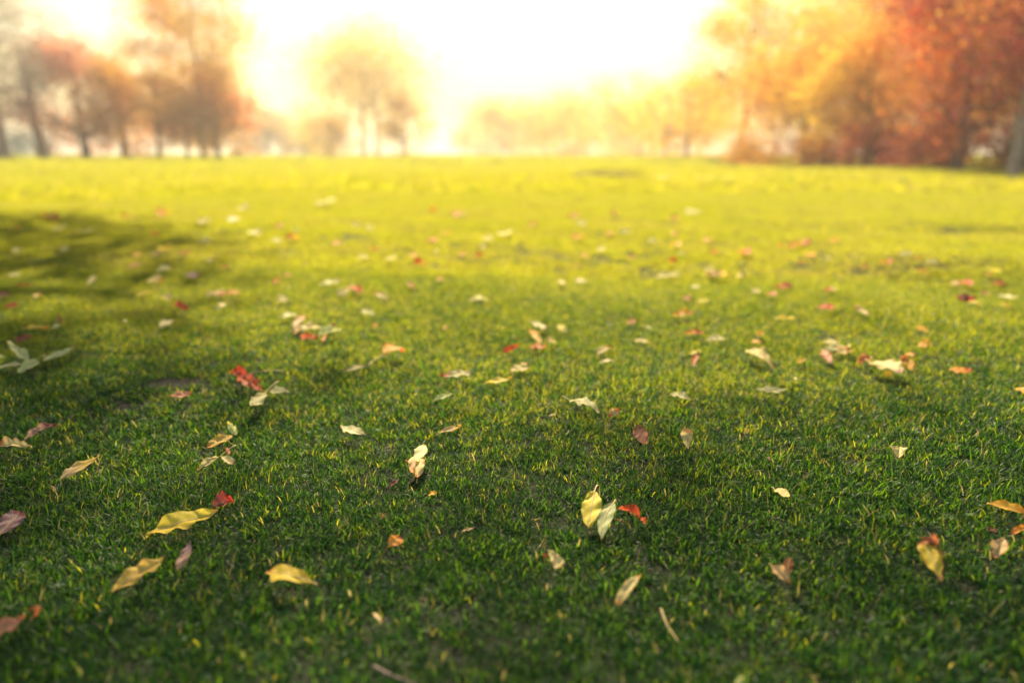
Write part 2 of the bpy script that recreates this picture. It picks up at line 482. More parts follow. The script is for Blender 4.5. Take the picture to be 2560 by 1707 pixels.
# ------------------------------------------------------------------ trees
def tube(V, Fc, pts, rads, sides=6):
    pts = [np.array(p, float) for p in pts]
    base = len(V)
    for i, p in enumerate(pts):
        t = pts[min(i + 1, len(pts) - 1)] - pts[max(i - 1, 0)]
        t = t / (np.linalg.norm(t) + 1e-9)
        u = np.cross(t, (0.31, 0.9, 0.17)); u /= np.linalg.norm(u) + 1e-9
        v = np.cross(t, u)
        for k in range(sides):
            a = 2 * math.pi * k / sides
            V.append(p + rads[i] * (math.cos(a) * u + math.sin(a) * v))
    for i in range(len(pts) - 1):
        for k in range(sides):
            a, b = base + i * sides + k, base + i * sides + (k + 1) % sides
            Fc.append((a, b, b + sides, a + sides))
    Fc.append(tuple(base + (len(pts) - 1) * sides + k for k in range(sides)))

def crown_mesh(root, pos, colr, leaf, r):
    n = len(pos)
    d1 = r.normal(0, 1, (n, 3)); d1 /= np.linalg.norm(d1, axis=1)[:, None]
    d2 = np.cross(d1, r.normal(0, 1, (n, 3))); d2 /= np.linalg.norm(d2, axis=1)[:, None]
    ls = leaf * r.uniform(0.6, 1.3, (n, 1))
    VV = np.stack([pos - d1 * ls * 0.5, pos + d2 * ls * 0.3, pos + d1 * ls * 0.5, pos - d2 * ls * 0.3], 1).reshape(-1, 3)
    me = bpy.data.meshes.new('crown')
    me.vertices.add(4 * n); me.vertices.foreach_set('co', VV.astype(np.float32).ravel())
    me.loops.add(4 * n); me.loops.foreach_set('vertex_index', np.arange(4 * n, dtype=np.int32))
    me.polygons.add(n); me.polygons.foreach_set('loop_start', np.arange(0, 4 * n, 4, dtype=np.int32))
    me.polygons.foreach_set('loop_total', np.full(n, 4, np.int32))
    me.update(calc_edges=True)
    set_col(me, np.repeat(np.clip(colr * 1.2, 0, 0.9), 4, axis=0))
    me.materials.append(M_CROWN)
    o = bpy.data.objects.new('crown', me)
    COL.objects.link(o); o.parent = root
    return o

def tree(name, label, x, y, H, R, zb, cols, n, leaf, seed, group=None, trunks=((0, 0, 0, 0),), tr=0.12, taper=1.0, bark=None, wob=0.3, dens=1.0, limbs=11, cat='tree'):
    """H height, R crown radius, zb crown base; taper > 1 narrows the top; cols palette of the crown"""
    r = np.random.default_rng(seed)
    root = bpy.data.objects.new(name, None)
    COL.objects.link(root)
    root.location = (x, y, ghf(x, y))
    root.empty_display_size = 0.5
    tag(root, label, cat, group)
    def env(z):
        f = np.clip((z - zb) / (H - zb), 0, 1)
        return R * np.clip(np.sin(math.pi * np.clip(f, 0.02, 0.98) ** (0.75 / taper)), 0.12, 1) ** 0.8
    V, Fc = [], []
    tips = []
    for (dx, dy, lx, ly) in trunks:
        q = 9
        top = H * r.uniform(0.78, 0.9)
        pts, rd = [], []
        wx, wy = r.normal(0, wob * 0.12, q).cumsum(), r.normal(0, wob * 0.12, q).cumsum()
        for i in range(q):
            f = i / (q - 1)
            pts.append((dx + lx * f * top + wx[i], dy + ly * f * top + wy[i], -0.15 + (top + 0.15) * f))
            rd.append(tr * ((1 - f) ** 0.8 * 0.9 + 0.1) * (1.45 if i == 0 else 1))
        tube(V, Fc, pts, rd, 8)
        pa = np.array(pts)
        for k in range(limbs):
            f = r.uniform(0.22, 0.92)
            if f * top < zb * 0.7: f = min(0.95, (zb * 0.7 + r.uniform(0, 1) * (top - zb * 0.7)) / top)
            s = np.array([np.interp(f, np.linspace(0, 1, q), pa[:, c]) for c in range(3)])
            a = r.uniform(0, 2 * math.pi); ln = float(env(max(s[2] + 0.6, zb + 0.1 * H))) * r.uniform(0.7, 1.0)
            up = r.uniform(0.25, 0.9)
            e = s + np.array([math.cos(a) * ln, math.sin(a) * ln, up * ln])
            mid = (s + e) / 2 + np.array([0, 0, -0.08 * ln]) + r.normal(0, 0.06 * ln, 3)
            r0 = tr * (1 - f) * 0.5 + 0.018
            tube(V, Fc, [s, mid, e], [r0, r0 * 0.6, 0.012], 5)
            tips.append(e)
            for j in range(3):
                e2 = mid + (e - mid) * r.uniform(0.1, 0.8) + r.normal(0, 0.32 * ln, 3) + np.array([0, 0, 0.1 * ln])
                tube(V, Fc, [mid, (mid + e2) / 2 + r.normal(0, 0.04 * ln, 3), e2], [r0 * 0.5, r0 * 0.35, 0.008], 4)
                tips.append(e2)
    mesh_obj('trunk', V, Fc, bark or M_BARK, root)
    # crown: clumps, then leaves about each clump
    if n:
        nc = max(26, int(len(tips) * 0.8))
        C = []
        while len(C) < nc:
            if len(C) < len(tips) and r.uniform() < 0.5:
                c = tips[len(C)]
            else:
                z = zb + (H - zb) * r.uniform(0.02, 0.98)
                a = r.uniform(0, 2 * math.pi); q = float(env(z)) * math.sqrt(r.uniform(0.1, 1))
                mx = np.mean([t[0] + t[2] * z * 0.8 for t in trunks]); my = np.mean([t[1] + t[3] * z * 0.8 for t in trunks])
                c = np.array([mx + q * math.cos(a), my + q * math.sin(a), z])
            if c[2] > zb - 0.25 * R * 0.3:
                C.append(c)
            elif r.uniform() < 0.02:
                tips = []
        C = np.array(C)
        cs = r.uniform(0.14, 0.30, nc) * R
        wgt = (cs ** 2) * r.uniform(0.5, 1.5, nc); wgt /= wgt.sum()
        ci = r.choice(nc, n, p=wgt)
        pos = C[ci] + np.clip(r.normal(0, 1, (n, 3)), -2.0, 2.0) * cs[ci][:, None] * np.array([1, 1, 0.75])
        pos[:, 2] = np.maximum(pos[:, 2], 0.15)
        pal = np.array(cols)
        cc = pal[r.integers(0, len(pal), nc)]
        colr = cc[ci] * r.uniform(0.7, 1.25, (n, 1))
        sw = r.uniform(size=n) < 0.2
        colr[sw] = pal[r.integers(0, len(pal), sw.sum())]
        crown_mesh(root, pos, colr, leaf, r)
    return root

YEL = [(0.62, 0.40, 0.04), (0.60, 0.32, 0.03), (0.64, 0.46, 0.06)]
ORA = [(0.60, 0.28, 0.04), (0.56, 0.20, 0.03), (0.60, 0.36, 0.06)]
RED = [(0.42, 0.05, 0.02), (0.52, 0.12, 0.02), (0.34, 0.035, 0.02)]
MAR = [(0.16, 0.03, 0.035), (0.24, 0.04, 0.03), (0.34, 0.11, 0.03)]
PUR = [(0.30, 0.13, 0.12), (0.38, 0.17, 0.11), (0.24, 0.14, 0.17)]
GRY = [(0.26, 0.21, 0.15), (0.30, 0.24, 0.15), (0.22, 0.19, 0.15)]
PAL = [(0.60, 0.44, 0.10), (0.58, 0.36, 0.09), (0.60, 0.48, 0.12)]

GR = 'autumn trees along the wood edge'
tree('autumn_tree', 'golden tree at the far end of the wood edge, next to open sky', 10.4, 37.0, 7.4, 3.1, 0.4, YEL, 27200, 0.108, 1, GR, taper=1.1)
tree('autumn_tree', 'orange tree beside the golden one at the wood edge', 10.6, 29.5, 5.4, 2.5, 0.3, YEL + ORA, 23800, 0.094, 2, GR)
tree('autumn_tree', 'slim yellow tree in front of the red trees at the wood edge', 10.9, 25.0, 4.4, 2.0, 0.3, YEL + ORA, 20400, 0.086, 3, GR)
tree('autumn_tree', 'tall orange tree reaching out of the picture above the wood edge', 11.6, 22.0, 9.0, 3.0, 0.8, ORA + YEL[:1], 30600, 0.094, 4, GR, tr=0.16)
tree('autumn_tree', 'deep red tree in the middle of the wood edge', 10.2, 18.6, 4.4, 1.9, 0.2, RED + MAR[1:], 22100, 0.079, 5, GR)
tree('autumn_tree', 'orange red tree with a pale trunk near the dark end of the wood', 10.0, 16.4, 7.0, 2.0, 0.9, ORA + RED[1:2], 22100, 0.079, 6, GR, bark=M_BARK_PALE, trunks=((0, 0, 0.05, 0),), tr=0.08)
tree('autumn_tree', 'dark maroon tree with a pale leaning trunk at the picture edge', 9.0, 14.6, 7.5, 2.0, 1.1, MAR + ORA[:1], 22100, 0.072, 7, GR, bark=M_BARK_PALE, trunks=((0, 0, 0.10, 0.02),), tr=0.09)
tree('autumn_tree', 'dark maroon tree cut off by the picture edge', 10.9, 14.2, 8.0, 2.4, 0.4, MAR, 23800, 0.079, 8, GR)
for k, (x, y, H, R, cols, lab) in enumerate((
        (14.0, 34.0, 9.0, 2.6, ORA + YEL, 'orange and gold tree deep in the wood behind the golden tree'),
        (14.5, 27.0, 10.5, 2.9, ORA + RED, 'tall rust orange tree deep in the wood behind the red tree'),
        (14.2, 21.0, 10.0, 2.9, RED + MAR, 'tall dark red tree deep in the wood behind the pale trunks'),
        (15.5, 17.5, 9.0, 3.0, MAR, 'dark maroon tree deep in the wood at the picture edge'),
        (18.5, 30.0, 11.0, 3.2, MAR + ORA, 'dusky brown tree at the very back of the wood'),
        (19.0, 23.5, 11.0, 3.4, MAR, 'dark shadowed tree at the very back of the wood by the edge'))):
    tree('autumn_tree', lab, x, y, H, R, 0.5, cols, 22100, 0.108, 20 + k, GR, tr=0.15)
SH = 'low shrubs under the wood edge'
for k, (x, y, H, R, cols, lab) in enumerate((
        (9.6, 33.0, 1.0, 1.3, ORA, 'low orange shrub under the golden tree'),
        (10.2, 27.0, 0.9, 1.3, RED + ORA, 'low red shrub under the slim yellow tree'),
        (10.3, 22.8, 1.0, 1.5, RED + MAR, 'low crimson shrub under the tall orange tree'),
        (10.3, 19.8, 1.0, 1.5, MAR, 'low dark red shrub beside the deep red tree'),
        (10.5, 16.6, 0.8, 1.1, MAR, 'low maroon shrub behind the pale trunks'),
        (10.4, 13.0, 0.9, 1.1, MAR, 'low purple brown shrub at the picture edge by the wood'))):
    tree('low_shrub', lab, x, y, H, R, 0.05, cols, 3500, 0.10, 40 + k, SH, tr=0.03, limbs=7, cat='shrub')

GL = 'tall trees across the lawn beside the open sky'
tree('autumn_tree', 'grey purple tree with a leaning trunk at the far side of the lawn', -28.6, 50, 8.6, 3.2, 0.9, PUR + GRY, 9000, 0.17, 60, GL, trunks=((0, 0, -0.13, 0),), tr=0.34)
tree('autumn_tree', 'dusky red tree second in the row across the lawn', -26.0, 50, 7.0, 2.6, 0.6, PUR[:2] + RED[1:2] + ORA[:1], 9000, 0.16, 61, GL, trunks=((0, 0, -0.05, 0),), tr=0.28)
tree('autumn_tree', 'rust red tree with a dark trunk in the middle of the row', -24.0, 51, 6.4, 2.5, 0.5, RED[1:2] + ORA + YEL[:1], 9000, 0.16, 62, GL, tr=0.26)
tree('autumn_tree', 'low golden orange tree in the middle of the row across the lawn', -21.6, 50, 5.0, 2.5, 0.3, ORA + YEL[:2], 9000, 0.16, 63, GL, tr=0.16)
tree('autumn_tree', 'tall yellow tree rising above the row and out of the picture', -19.6, 52, 12.8, 3.6, 0.8, YEL + ORA[:1], 26000, 0.15, 64, GL, tr=0.15, taper=0.8)
tree('autumn_tree', 'golden orange tree filling the row below the tall yellow tree', -20.3, 51.2, 8.6, 2.7, 0.8, ORA + YEL, 13000, 0.15, 67, GL, tr=0.12, taper=0.9)
tree('autumn_tree', 'salmon red tree ending the row beside the open sky', -18.0, 50, 5.4, 2.4, 0.2, RED[1:2] + ORA, 10000, 0.16, 65, GL, tr=0.18)
tree('autumn_tree', 'grey bare looking tree behind the leaning trunk', -33.5, 54, 13.0, 4.4, 1.8, GRY, 16000, 0.18, 66, GL, tr=0.34)

tree('lone_tree', 'pale gold conical tree standing alone in haze on the lawn', -15.0, 88, 14.0, 7.6, 0.2, YEL + PAL, 22000, 0.25, 70, tr=0.18, taper=1.6, limbs=16, trunks=((0.6, 0, 0, 0), (-1.0, 0, 0.02, 0)))
tree('autumn_tree', 'small golden tree leaning against the lone pale tree', -11.2, 86, 6.4, 2.8, 0.3, YEL, 3800, 0.24, 71, tr=0.2)
tree('low_shrub', 'hazy rounded bush at the foot of the lone pale tree', -20.4, 92, 4.6, 2.8, 0.2, PAL + PUR[:1], 5000, 0.26, 72, tr=0.12, cat='shrub')
HZ = 'hazy trees on the skyline'
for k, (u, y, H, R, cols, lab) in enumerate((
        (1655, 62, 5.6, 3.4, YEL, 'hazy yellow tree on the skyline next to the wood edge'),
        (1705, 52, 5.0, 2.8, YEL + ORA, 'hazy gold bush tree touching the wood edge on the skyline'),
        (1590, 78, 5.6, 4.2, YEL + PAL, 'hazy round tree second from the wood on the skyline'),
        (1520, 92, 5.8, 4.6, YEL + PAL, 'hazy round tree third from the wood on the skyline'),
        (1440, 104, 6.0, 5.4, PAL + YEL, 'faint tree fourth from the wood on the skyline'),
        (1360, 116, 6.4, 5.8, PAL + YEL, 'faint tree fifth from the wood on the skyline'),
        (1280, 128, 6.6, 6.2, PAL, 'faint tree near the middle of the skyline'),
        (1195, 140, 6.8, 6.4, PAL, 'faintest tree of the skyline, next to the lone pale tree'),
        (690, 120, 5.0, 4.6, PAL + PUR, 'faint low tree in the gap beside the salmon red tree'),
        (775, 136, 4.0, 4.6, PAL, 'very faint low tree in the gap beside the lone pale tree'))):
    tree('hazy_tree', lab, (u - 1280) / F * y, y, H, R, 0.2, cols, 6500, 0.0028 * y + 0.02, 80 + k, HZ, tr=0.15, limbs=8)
for k, (u, y, lab) in enumerate(((15, 62, 'low blue grey bush at the picture edge beyond the leaning trunk'), (85, 64, 'low blue grey bush just beyond the leaning trunk'))):
    tree('low_shrub', lab, (u - 1280) / F * y, y, 1.7, 2.2, 0.1, [(0.10, 0.14, 0.16), (0.12, 0.16, 0.14)], 3000, 0.16, 95 + k, 'blue grey bushes beyond the trees', tr=0.05, limbs=7, cat='shrub')
# a big unseen tree shades the left; a second is added to darken near grass
def spreading_tree(label, foot, centre, rad, n, leaf, seed, cols, tr, gauss=False):
    """foot of the trunk, centre and radii of a wide crown that may overhang to one side"""
    r = np.random.default_rng(seed)
    root = bpy.data.objects.new('spreading_tree', None); COL.objects.link(root)
    root.location = (foot[0], foot[1], ghf(*foot))
    tag(root, label, 'tree')
    C = np.array(centre) - np.array([foot[0], foot[1], 0]); A = np.array(rad)
    V, Fc = [], []
    B = A * (2.0 if gauss else 1.0)
    fork = np.array([C[0] * 0.25, C[1] * 0.25, (C[2] - B[2]) * 0.9])
    tube(V, Fc, [(0, 0, -0.2), (0, 0, 0.15), fork * 0.5 + np.array([0.1, 0, 0.1]), fork], [tr * 1.5, tr * 1.1, tr * 0.9, tr * 0.8], 10)
    for k in range(26):
        d = r.normal(0, 1, 3); d /= np.linalg.norm(d); d[2] = abs(d[2]) * 0.8 - 0.15
        e = C + d * B * r.uniform(0.6, 0.9)
        m = (fork + e) / 2 + np.array([0, 0, 0.5]) + r.normal(0, 0.3, 3)
        tube(V, Fc, [fork, m, e], [tr * 0.45, tr * 0.22, 0.02], 6)
        for q in range(4):
            e2 = e + r.normal(0, 0.15, 3) * B
            tube(V, Fc, [m + (e - m) * r.uniform(0.2, 0.8), (m + e2) / 2 * 0.3 + e2 * 0.7, e2], [tr * 0.10, tr * 0.06, 0.008], 4)
    mesh_obj('trunk', V, Fc, M_BARK, root)
    u = r.normal(0, 1, (n, 3)); u /= np.linalg.norm(u, axis=1)[:, None]
    pos = C + u * (r.uniform(0, 1, (n, 1)) ** 0.42) * A
    if gauss:
        pos = C + np.clip(r.normal(0, 1, (n, 3)), -2.4, 2.4) * A
        A = A * 2.0
    lump = np.sin(pos * 1.9 + 1.0).sum(1) + np.sin(pos[:, [1, 2, 0]] * 3.1).sum(1)
    pos += r.normal(0, 0.15, (n, 3))
    pal = np.array(cols)
    colr = pal[((lump + 6) * 0.8).astype(int) % len(pal)] * r.uniform(0.7, 1.2, (n, 1))
    crown_mesh(root, pos, colr, leaf, r)

spreading_tree('big grey brown tree beside the lawn whose shade lies across the left of the grass', (-9.9, 8.6), (-7.25, 8.3, 6.7), (6.0, 5.2, 4.2), 80000, 0.15, 110, GRY, 0.38)
spreading_tree('added unseen tree whose long boughs darken the near grass', (-7.4, 7.4), (-1.6, 7.9, 8.0), (3.8, 1.05, 0.5), 17000, 0.11, 111, GRY + YEL[:1], 0.36, gauss=True)  # out of view, crown shaped along the sun direction to dim the near grass

# ------------------------------------------------------------------ air
def build_haze():
    x0, x1, y0, y1, z0, z1 = -620, 620, -70, 940, -1.6, 14.5
    V = [(x, y, z) for z in (z0, z1) for y in (y0, y1) for x in (x0, x1)]
    Fc = [(0, 2, 3, 1), (4, 5, 7, 6), (0, 1, 5, 4), (2, 6, 7, 3), (0, 4, 6, 2), (1, 3, 7, 5)]
    m, nt, out, N, L = nodes_of('haze_air')
    pv = N('ShaderNodeVolumePrincipled')
    pv.inputs['Color'].default_value = (1.0, 0.95, 0.84, 1)
    pv.inputs['Density'].default_value = 0.0024
    pv.inputs['Anisotropy'].default_value = 0.15
    L(pv.outputs[0], out.inputs['Volume'])
    o = mesh_obj('haze', V, Fc, m, smooth_shade=False)
    tag(o, 'warm morning haze in the air over the lawn', 'haze', kind='stuff')
build_haze()

# ------------------------------------------------------------------ fallen leaves
PALETTE = dict(
    cream=(0.74, 0.58, 0.25), pale=(0.70, 0.62, 0.30), palegreen=(0.56, 0.58, 0.22), sage=(0.46, 0.48, 0.22), yellow=(0.74, 0.52, 0.06),
    lemon=(0.78, 0.62, 0.08), gold=(0.66, 0.42, 0.09), tan=(0.58, 0.38, 0.19), orange=(0.66, 0.25, 0.03), amber=(0.70, 0.36, 0.04),
    red=(0.46, 0.035, 0.02), scarlet=(0.55, 0.07, 0.02), rust=(0.42, 0.12, 0.04), maroon=(0.17, 0.03, 0.04), brown=(0.26, 0.11, 0.05),
    pinkbrown=(0.42, 0.23, 0.18), mauve=(0.34, 0.19, 0.20), darkbrown=(0.09, 0.032, 0.02), salmon=(0.55, 0.22, 0.14))
CAMV = Vector((0, 0, CAM_H))

def profile(shape, s):
    s = np.clip(s, 0, 1)
    if shape == 'lance': h = np.sin(math.pi * s ** 0.85) ** 1.25
    elif shape == 'ovate': h = s ** 0.6 * (1 - s) ** 0.95 / 0.4746
    elif shape == 'obovate': h = s ** 1.1 * (1 - s) ** 0.55 / 0.4207
    elif shape == 'oval': h = np.sin(math.pi * s) ** 0.7
    elif shape == 'diamond': h = np.minimum(s / 0.42, (1 - s) / 0.58) ** 0.85
    elif shape == 'lobed': h = np.sin(math.pi * s) ** 0.6 * (0.55 + 0.45 * np.abs(np.cos(3.2 * math.pi * s)))
    else: h = np.sin(math.pi * s) ** 0.8
    return np.clip(h, 0.0, 1.0)

def rest_height(p2):
    return 0.0140 if p2.y < 2.9 else 0.019

def place(r, p, mm):
    u, v = px(r, p)
    g = spot(u, v, 0.02)
    return spot(u, v, rest_height(g) + mm * 0.001)

def blade_mesh(name, b, t, wpx, scale, col, tipcol, shape, o, seed):
    """a leaf blade from b to t as a curved sheet; returns the object (origin at b) and points along its midrib"""
    r = np.random.default_rng(seed)
    A = t - b; Ln = A.length; xh = A.normalized()
    mid = (b + t) / 2
    c = (CAMV - mid).normalized()
    k = o.get('face', 0.4) * 0.6
    n = (Vector((0, 0, 1)) * (1 - k) + c * k)
    n = (n - xh * n.dot(xh)).normalized()
    if o.get('roll'):
        from mathutils import Quaternion
        n = Quaternion(xh, math.radians(o['roll'])) @ n
    yh = n.cross(xh)
    depth = mid.y * cp + (CAM_H - mid.z) * sp
    ww = wpx / scale / F * depth
    xp = (xh - c * xh.dot(c)); yp = (yh - c * yh.dot(c))
    fac = max(0.3, xp.cross(yp).length / max(xp.length, 1e-4))
    W = min(ww / fac, 0.8 * Ln + 0.004) * 0.5
    PRESS.append((b, t, W))
    big = wpx > 30
    ns, nt = (26, 11) if big else (13, 7)
    s = np.linspace(0, 1, ns)[:, None]; q = np.linspace(-1, 1, nt)[None, :]
    rag = o.get('rag', r.uniform(0.03, 0.10))
    ph = r.uniform(0, 6.28, 8)
    hw = profile(shape, s) * W
    e1 = 1 + rag * (np.sin(s * 17 + ph[0]) * 0.5 + np.sin(s * 31 + ph[1]) * 0.35 + r.normal(0, 0.3, (ns, 1)))
    e2 = 1 + rag * (np.sin(s * 15 + ph[2]) * 0.5 + np.sin(s * 29 + ph[3]) * 0.35 + r.normal(0, 0.3, (ns, 1)))
    bite = o.get('bite') or ((r.uniform(0.25, 0.85), r.choice((-1, 1)), r.uniform(0.25, 0.6)) if r.uniform() < 0.35 else None)                      # (place along, side, depth) a torn notch
    if bite:
        nb = 1 - bite[2] * np.exp(-((s - bite[0]) / 0.055) ** 2)
        if bite[1] > 0: e2 = e2 * nb
        else: e1 = e1 * nb
    edge = np.where(q < 0, e1, e2)
    fold = o.get('fold', r.uniform(0.1, 0.4) if r.uniform() < 0.75 else r.uniform(0.5, 0.9))
    arch = o.get('arch', r.uniform(0.02, 0.09)); curl = o.get('curl', r.uniform(-0.10, 0.22)); cr = o.get('cr', r.uniform(0.012, 0.035)); bow = o.get('bow', r.uniform(-0.06, 0.06))
    X = s * Ln + 0 * q
    Y = q * hw * edge + bow * Ln * 4 * s * (1 - s)
    twist = math.radians(o.get('twist', r.uniform(-18, 18)))
    Zq = fold * np.abs(q) * hw * edge
    Yt = (q * hw * edge) * np.cos(twist * (s - 0.4)) + bow * Ln * 4 * s * (1 - s)
    Z = Zq + (q * hw * edge) * np.sin(twist * (s - 0.4)) + arch * Ln * 4 * s * (1 - s)
    s0 = o.get('from', 0.62)
    cu = np.clip((s - s0) / (1 - s0), 0, 1)
    Z = Z + curl * Ln * cu ** 2
    X = X - abs(curl) * 0.5 * Ln * cu ** 3
    Z = Z + cr * Ln * (np.sin(s * 13 + ph[4] + q * 2.2) + 0.7 * np.sin(s * 23 + q * 5 + ph[5])) * (0.25 + 0.75 * np.abs(q))
    Z = Z + 0.13 * hw * q ** 2 * np.sin(s * 19 + ph[6] + q)
    P = np.array(xh)[None, None] * X[..., None] + np.array(yh)[None, None] * Yt[..., None] + np.array(n)[None, None] * Z[..., None]
    V = P.reshape(-1, 3)
    Fc = [(i * nt + j, i * nt + j + 1, (i + 1) * nt + j + 1, (i + 1) * nt + j) for i in range(ns - 1) for j in range(nt - 1)]
    ob = mesh_obj(name, V, Fc, M_LEAF)
    ob.location = b
    base = np.array(PALETTE[col]) * r.uniform(0.9, 1.08); tip = np.array(PALETTE[tipcol or col])
    if not tipcol:
        tipcol = r.choice(['brown', 'tan', 'rust']); tip = np.array(PALETTE[tipcol]); o = dict(o, tf=o.get('tf', r.uniform(0.02, 0.07)))
    tf = o.get('tf', 0.16)
    S_, Q_ = np.broadcast_to(s, (ns, nt)), np.broadcast_to(q, (ns, nt))
    nz = 0.5 + 0.5 * np.sin(S_ * 21 + ph[7] + 4 * Q_) * np.sin(Q_ * 6 + ph[0] + S_ * 7)
    C = np.ones((ns, nt, 1)) * base
    # half of the blade a little different in tone, pale along the rib
    C = C * (1 + 0.07 * np.sign(Q_)[..., None])
    rib = np.exp(-(Q_ / 0.10) ** 2)[..., None] * 0.35
    C = C * (1 - rib) + np.array((0.66, 0.55, 0.30)) * rib
    if tipcol:
        m = smooth(1 - tf * 1.6, 1 - tf * 0.6, S_ + 0.10 * (nz - 0.5)) 
        if o.get('both'): m = np.maximum(m, smooth(tf * 1.4, tf * 0.5, S_ + 0.10 * (nz - 0.5)))
        eb = o.get('edge', 0.35) * smooth(0.72, 1.0, np.abs(Q_) + 0.25 * (nz - 0.5))
        m = np.maximum(m, eb)[..., None]
        C = C * (1 - m) + tip * m
    pat = o.get('patch', 0)
    if pat:
        m = pat * smooth(0.62, 0.85, nz + 0.15 * r.normal(0, 1, (ns, nt)))[..., None]
        C = C * (1 - m) + np.array(PALETTE[tipcol or 'brown']) * m
    set_col(ob.data, np.clip(C * 1.22, 0.01, 0.95).reshape(-1, 3))
    set_col(ob.data, np.stack([S_, np.abs(Q_), 0 * S_], -1).reshape(-1, 3), 'Vein')
    j = nt // 2
    ribp = P[:, j] + np.array(n) * 0.0004
    return ob, ribp, Ln

def add_midrib(parent, ribp, Ln):
    V, Fc = [], []
    m = int(len(ribp) * 0.9)
    pts = ribp[:m]
    r0 = min(0.0011, 0.011 * Ln)
    tube(V, Fc, pts, [r0 * (1 - 0.85 * i / m) for i in range(m)], 5)
    return mesh_obj('midrib', V, Fc, M_STALK, parent)

def add_stalk(parent, p0, p1, origin, Ln, mat=None, sag=0.10):
    d = p1 - p0
    pts = [p0 + d * f + Vector((0, 0, sag * d.length * 4 * f * (1 - f) * 0.5)) - origin for f in np.linspace(0, 1, 7)]
    r0 = min(0.0013, 0.014 * max(Ln, d.length))
    V, Fc = [], []
    tube(V, Fc, pts, [r0 * x for x in (0.75, 0.7, 0.7, 0.75, 0.85, 1.05, 1.35)], 6)
    return mesh_obj('stalk', V, Fc, mat or M_STALK, parent)

SEED = [1000]
def fallen_leaf(label, r, base, tip, w, col, tipcol=None, shape='lance', stem=None, group=None, name='fallen_leaf', **o):
    SEED[0] += 1
    b, t = place(r, base, o.get('hb', 2)), place(r, tip, o.get('ht', 2))
    ob, rib, Ln = blade_mesh(name, b, t, w, REG[r][2], col, tipcol, shape, o, SEED[0])
    tag(ob, label, 'leaf', group)
    if w >= 34 and not o.get('plain'):
        add_midrib(ob, rib, Ln)
    if stem:
        e = place(r, stem, o.get('hs', -4))
        add_stalk(ob, b, e, b, Ln, M_STALK_RED if o.get('redstalk') else M_STALK)
    return ob

def sprig(label, r, node, stem, blades, group=None, redstalk=False, hn=4, hs=2):
    """several leaves on one stalk"""
    n = place(r, node, hn)
    root = bpy.data.objects.new('leaf_sprig', None); COL.objects.link(root)
    root.location = n; root.empty_display_size = 0.01
    tag(root, label, 'leaf sprig', group)
    if stem:
        add_stalk(root, n, place(r, stem, hs), n, 0.06, M_STALK_RED if redstalk else M_STALK)
    for (base, tip, w, col, tipcol, shape, o) in blades:
        SEED[0] += 1
        b, t = place(r, base, o.get('hb', 3)), place(r, tip, o.get('ht', 3))
        ob, rib, Ln = blade_mesh('leaf', b, t, w, REG[r][2], col, tipcol, shape, o, SEED[0])
        ob.parent = root; ob.location = b - n
        if w >= 34: add_midrib(ob, rib, Ln)
    return root

GN = 'leaves lying on the near grass'
GM = 'leaves lying on the middle of the lawn'
fl = fallen_leaf
# ---- near grass, left to right
fl('large yellow lance-shaped leaf lying beside the crumpled maroon leaf', 6, (985, 570), (1510, 428), 118, 'yellow', 'gold', 'lance', hb=0, ht=8, arch=0.07, fold=0.28, tf=0.06, edge=0.25, group=GN)
fl('golden tan leaf with a notched edge beside the pink brown leaf', 6, (755, 950), (1152, 728), 105, 'gold', 'brown', 'lance', hb=-2, ht=10, arch=0.08, fold=0.35, bite=(0.55, -1, 0.75), tf=0.05, edge=0.3, group=GN)
fl('small pink brown leaf standing on edge between two golden leaves', 6, (1195, 800), (1286, 614), 88, 'pinkbrown', 'mauve', 'ovate', hb=0, ht=14, face=0.8, tf=0.4, group=GN)
fl('crumpled shiny maroon leaf at the end of the large yellow leaf', 6, (1440, 375), (1582, 335), 105, 'maroon', 'red', 'lobed', hb=3, ht=8, face=0.8, fold=0.9, cr=0.05, tf=0.35, group=GN)
fl('broad yellow leaf arched over the grass with a brown chewed end', 6, (2142, 902), (1800, 838), 135, 'yellow', 'rust', 'obovate', hb=0, ht=4, arch=0.16, fold=0.15, bite=(0.85, 1, 0.6), tf=0.07, edge=0.25, group=GN)
fl('mauve brown leaf with pale veins cut off at the picture edge', 6, (-40, 590), (140, 400), 150, 'mauve', 'maroon', 'obovate', hb=0, ht=12, face=0.8, tf=0.15, patch=0.4, group=GN)
fl('blurred rust red leaf with a curled up tip in the picture corner', 6, (-110, 1300), (215, 1130), 95, 'salmon', 'rust', 'lance', hb=0, ht=6, tf=0.2, fold=0.5, group=GN)
fl('narrow red curl standing up from the rust red corner leaf', 6, (205, 1140), (190, 1052), 34, 'rust', 'red', 'lance', hb=10, ht=34, face=0.9, bow=0.2, group=GN)
fl('slim tan yellow leaf with a raised tip on dark grass', 6, (400, 195), (684, 40), 62, 'tan', 'gold', 'lance', hb=0, ht=12, arch=0.03, tf=0.5, group=GN)
fl('thin pinkish fragment of leaf sunk in dark grass', 6, (338, 238), (384, 288), 12, 'pinkbrown', None, 'lance', hb=-6, ht=-6, group=GN, plain=1)
fl('upright bright yellow oval leaf leaning on the grey green leaf', 7, (1722, 268), (1676, 516), 132, 'lemon', 'gold', 'oval', stem=(1740, 232), hb=20, ht=3, face=0.75, fold=0.10, arch=0.03, curl=0, tf=0.05, edge=0.2, hs=12, twist=0, rag=0.02, group=GN)
fl('upright grey green leaf with a pale midrib beside the bright yellow leaf', 7, (1848, 352), (1766, 604), 128, 'sage', None, 'ovate', stem=(1862, 334), hb=16, ht=0, face=0.75, fold=0.10, arch=0.03, curl=0, hs=12, twist=0, rag=0.02, bow=-0.05, group=GN)
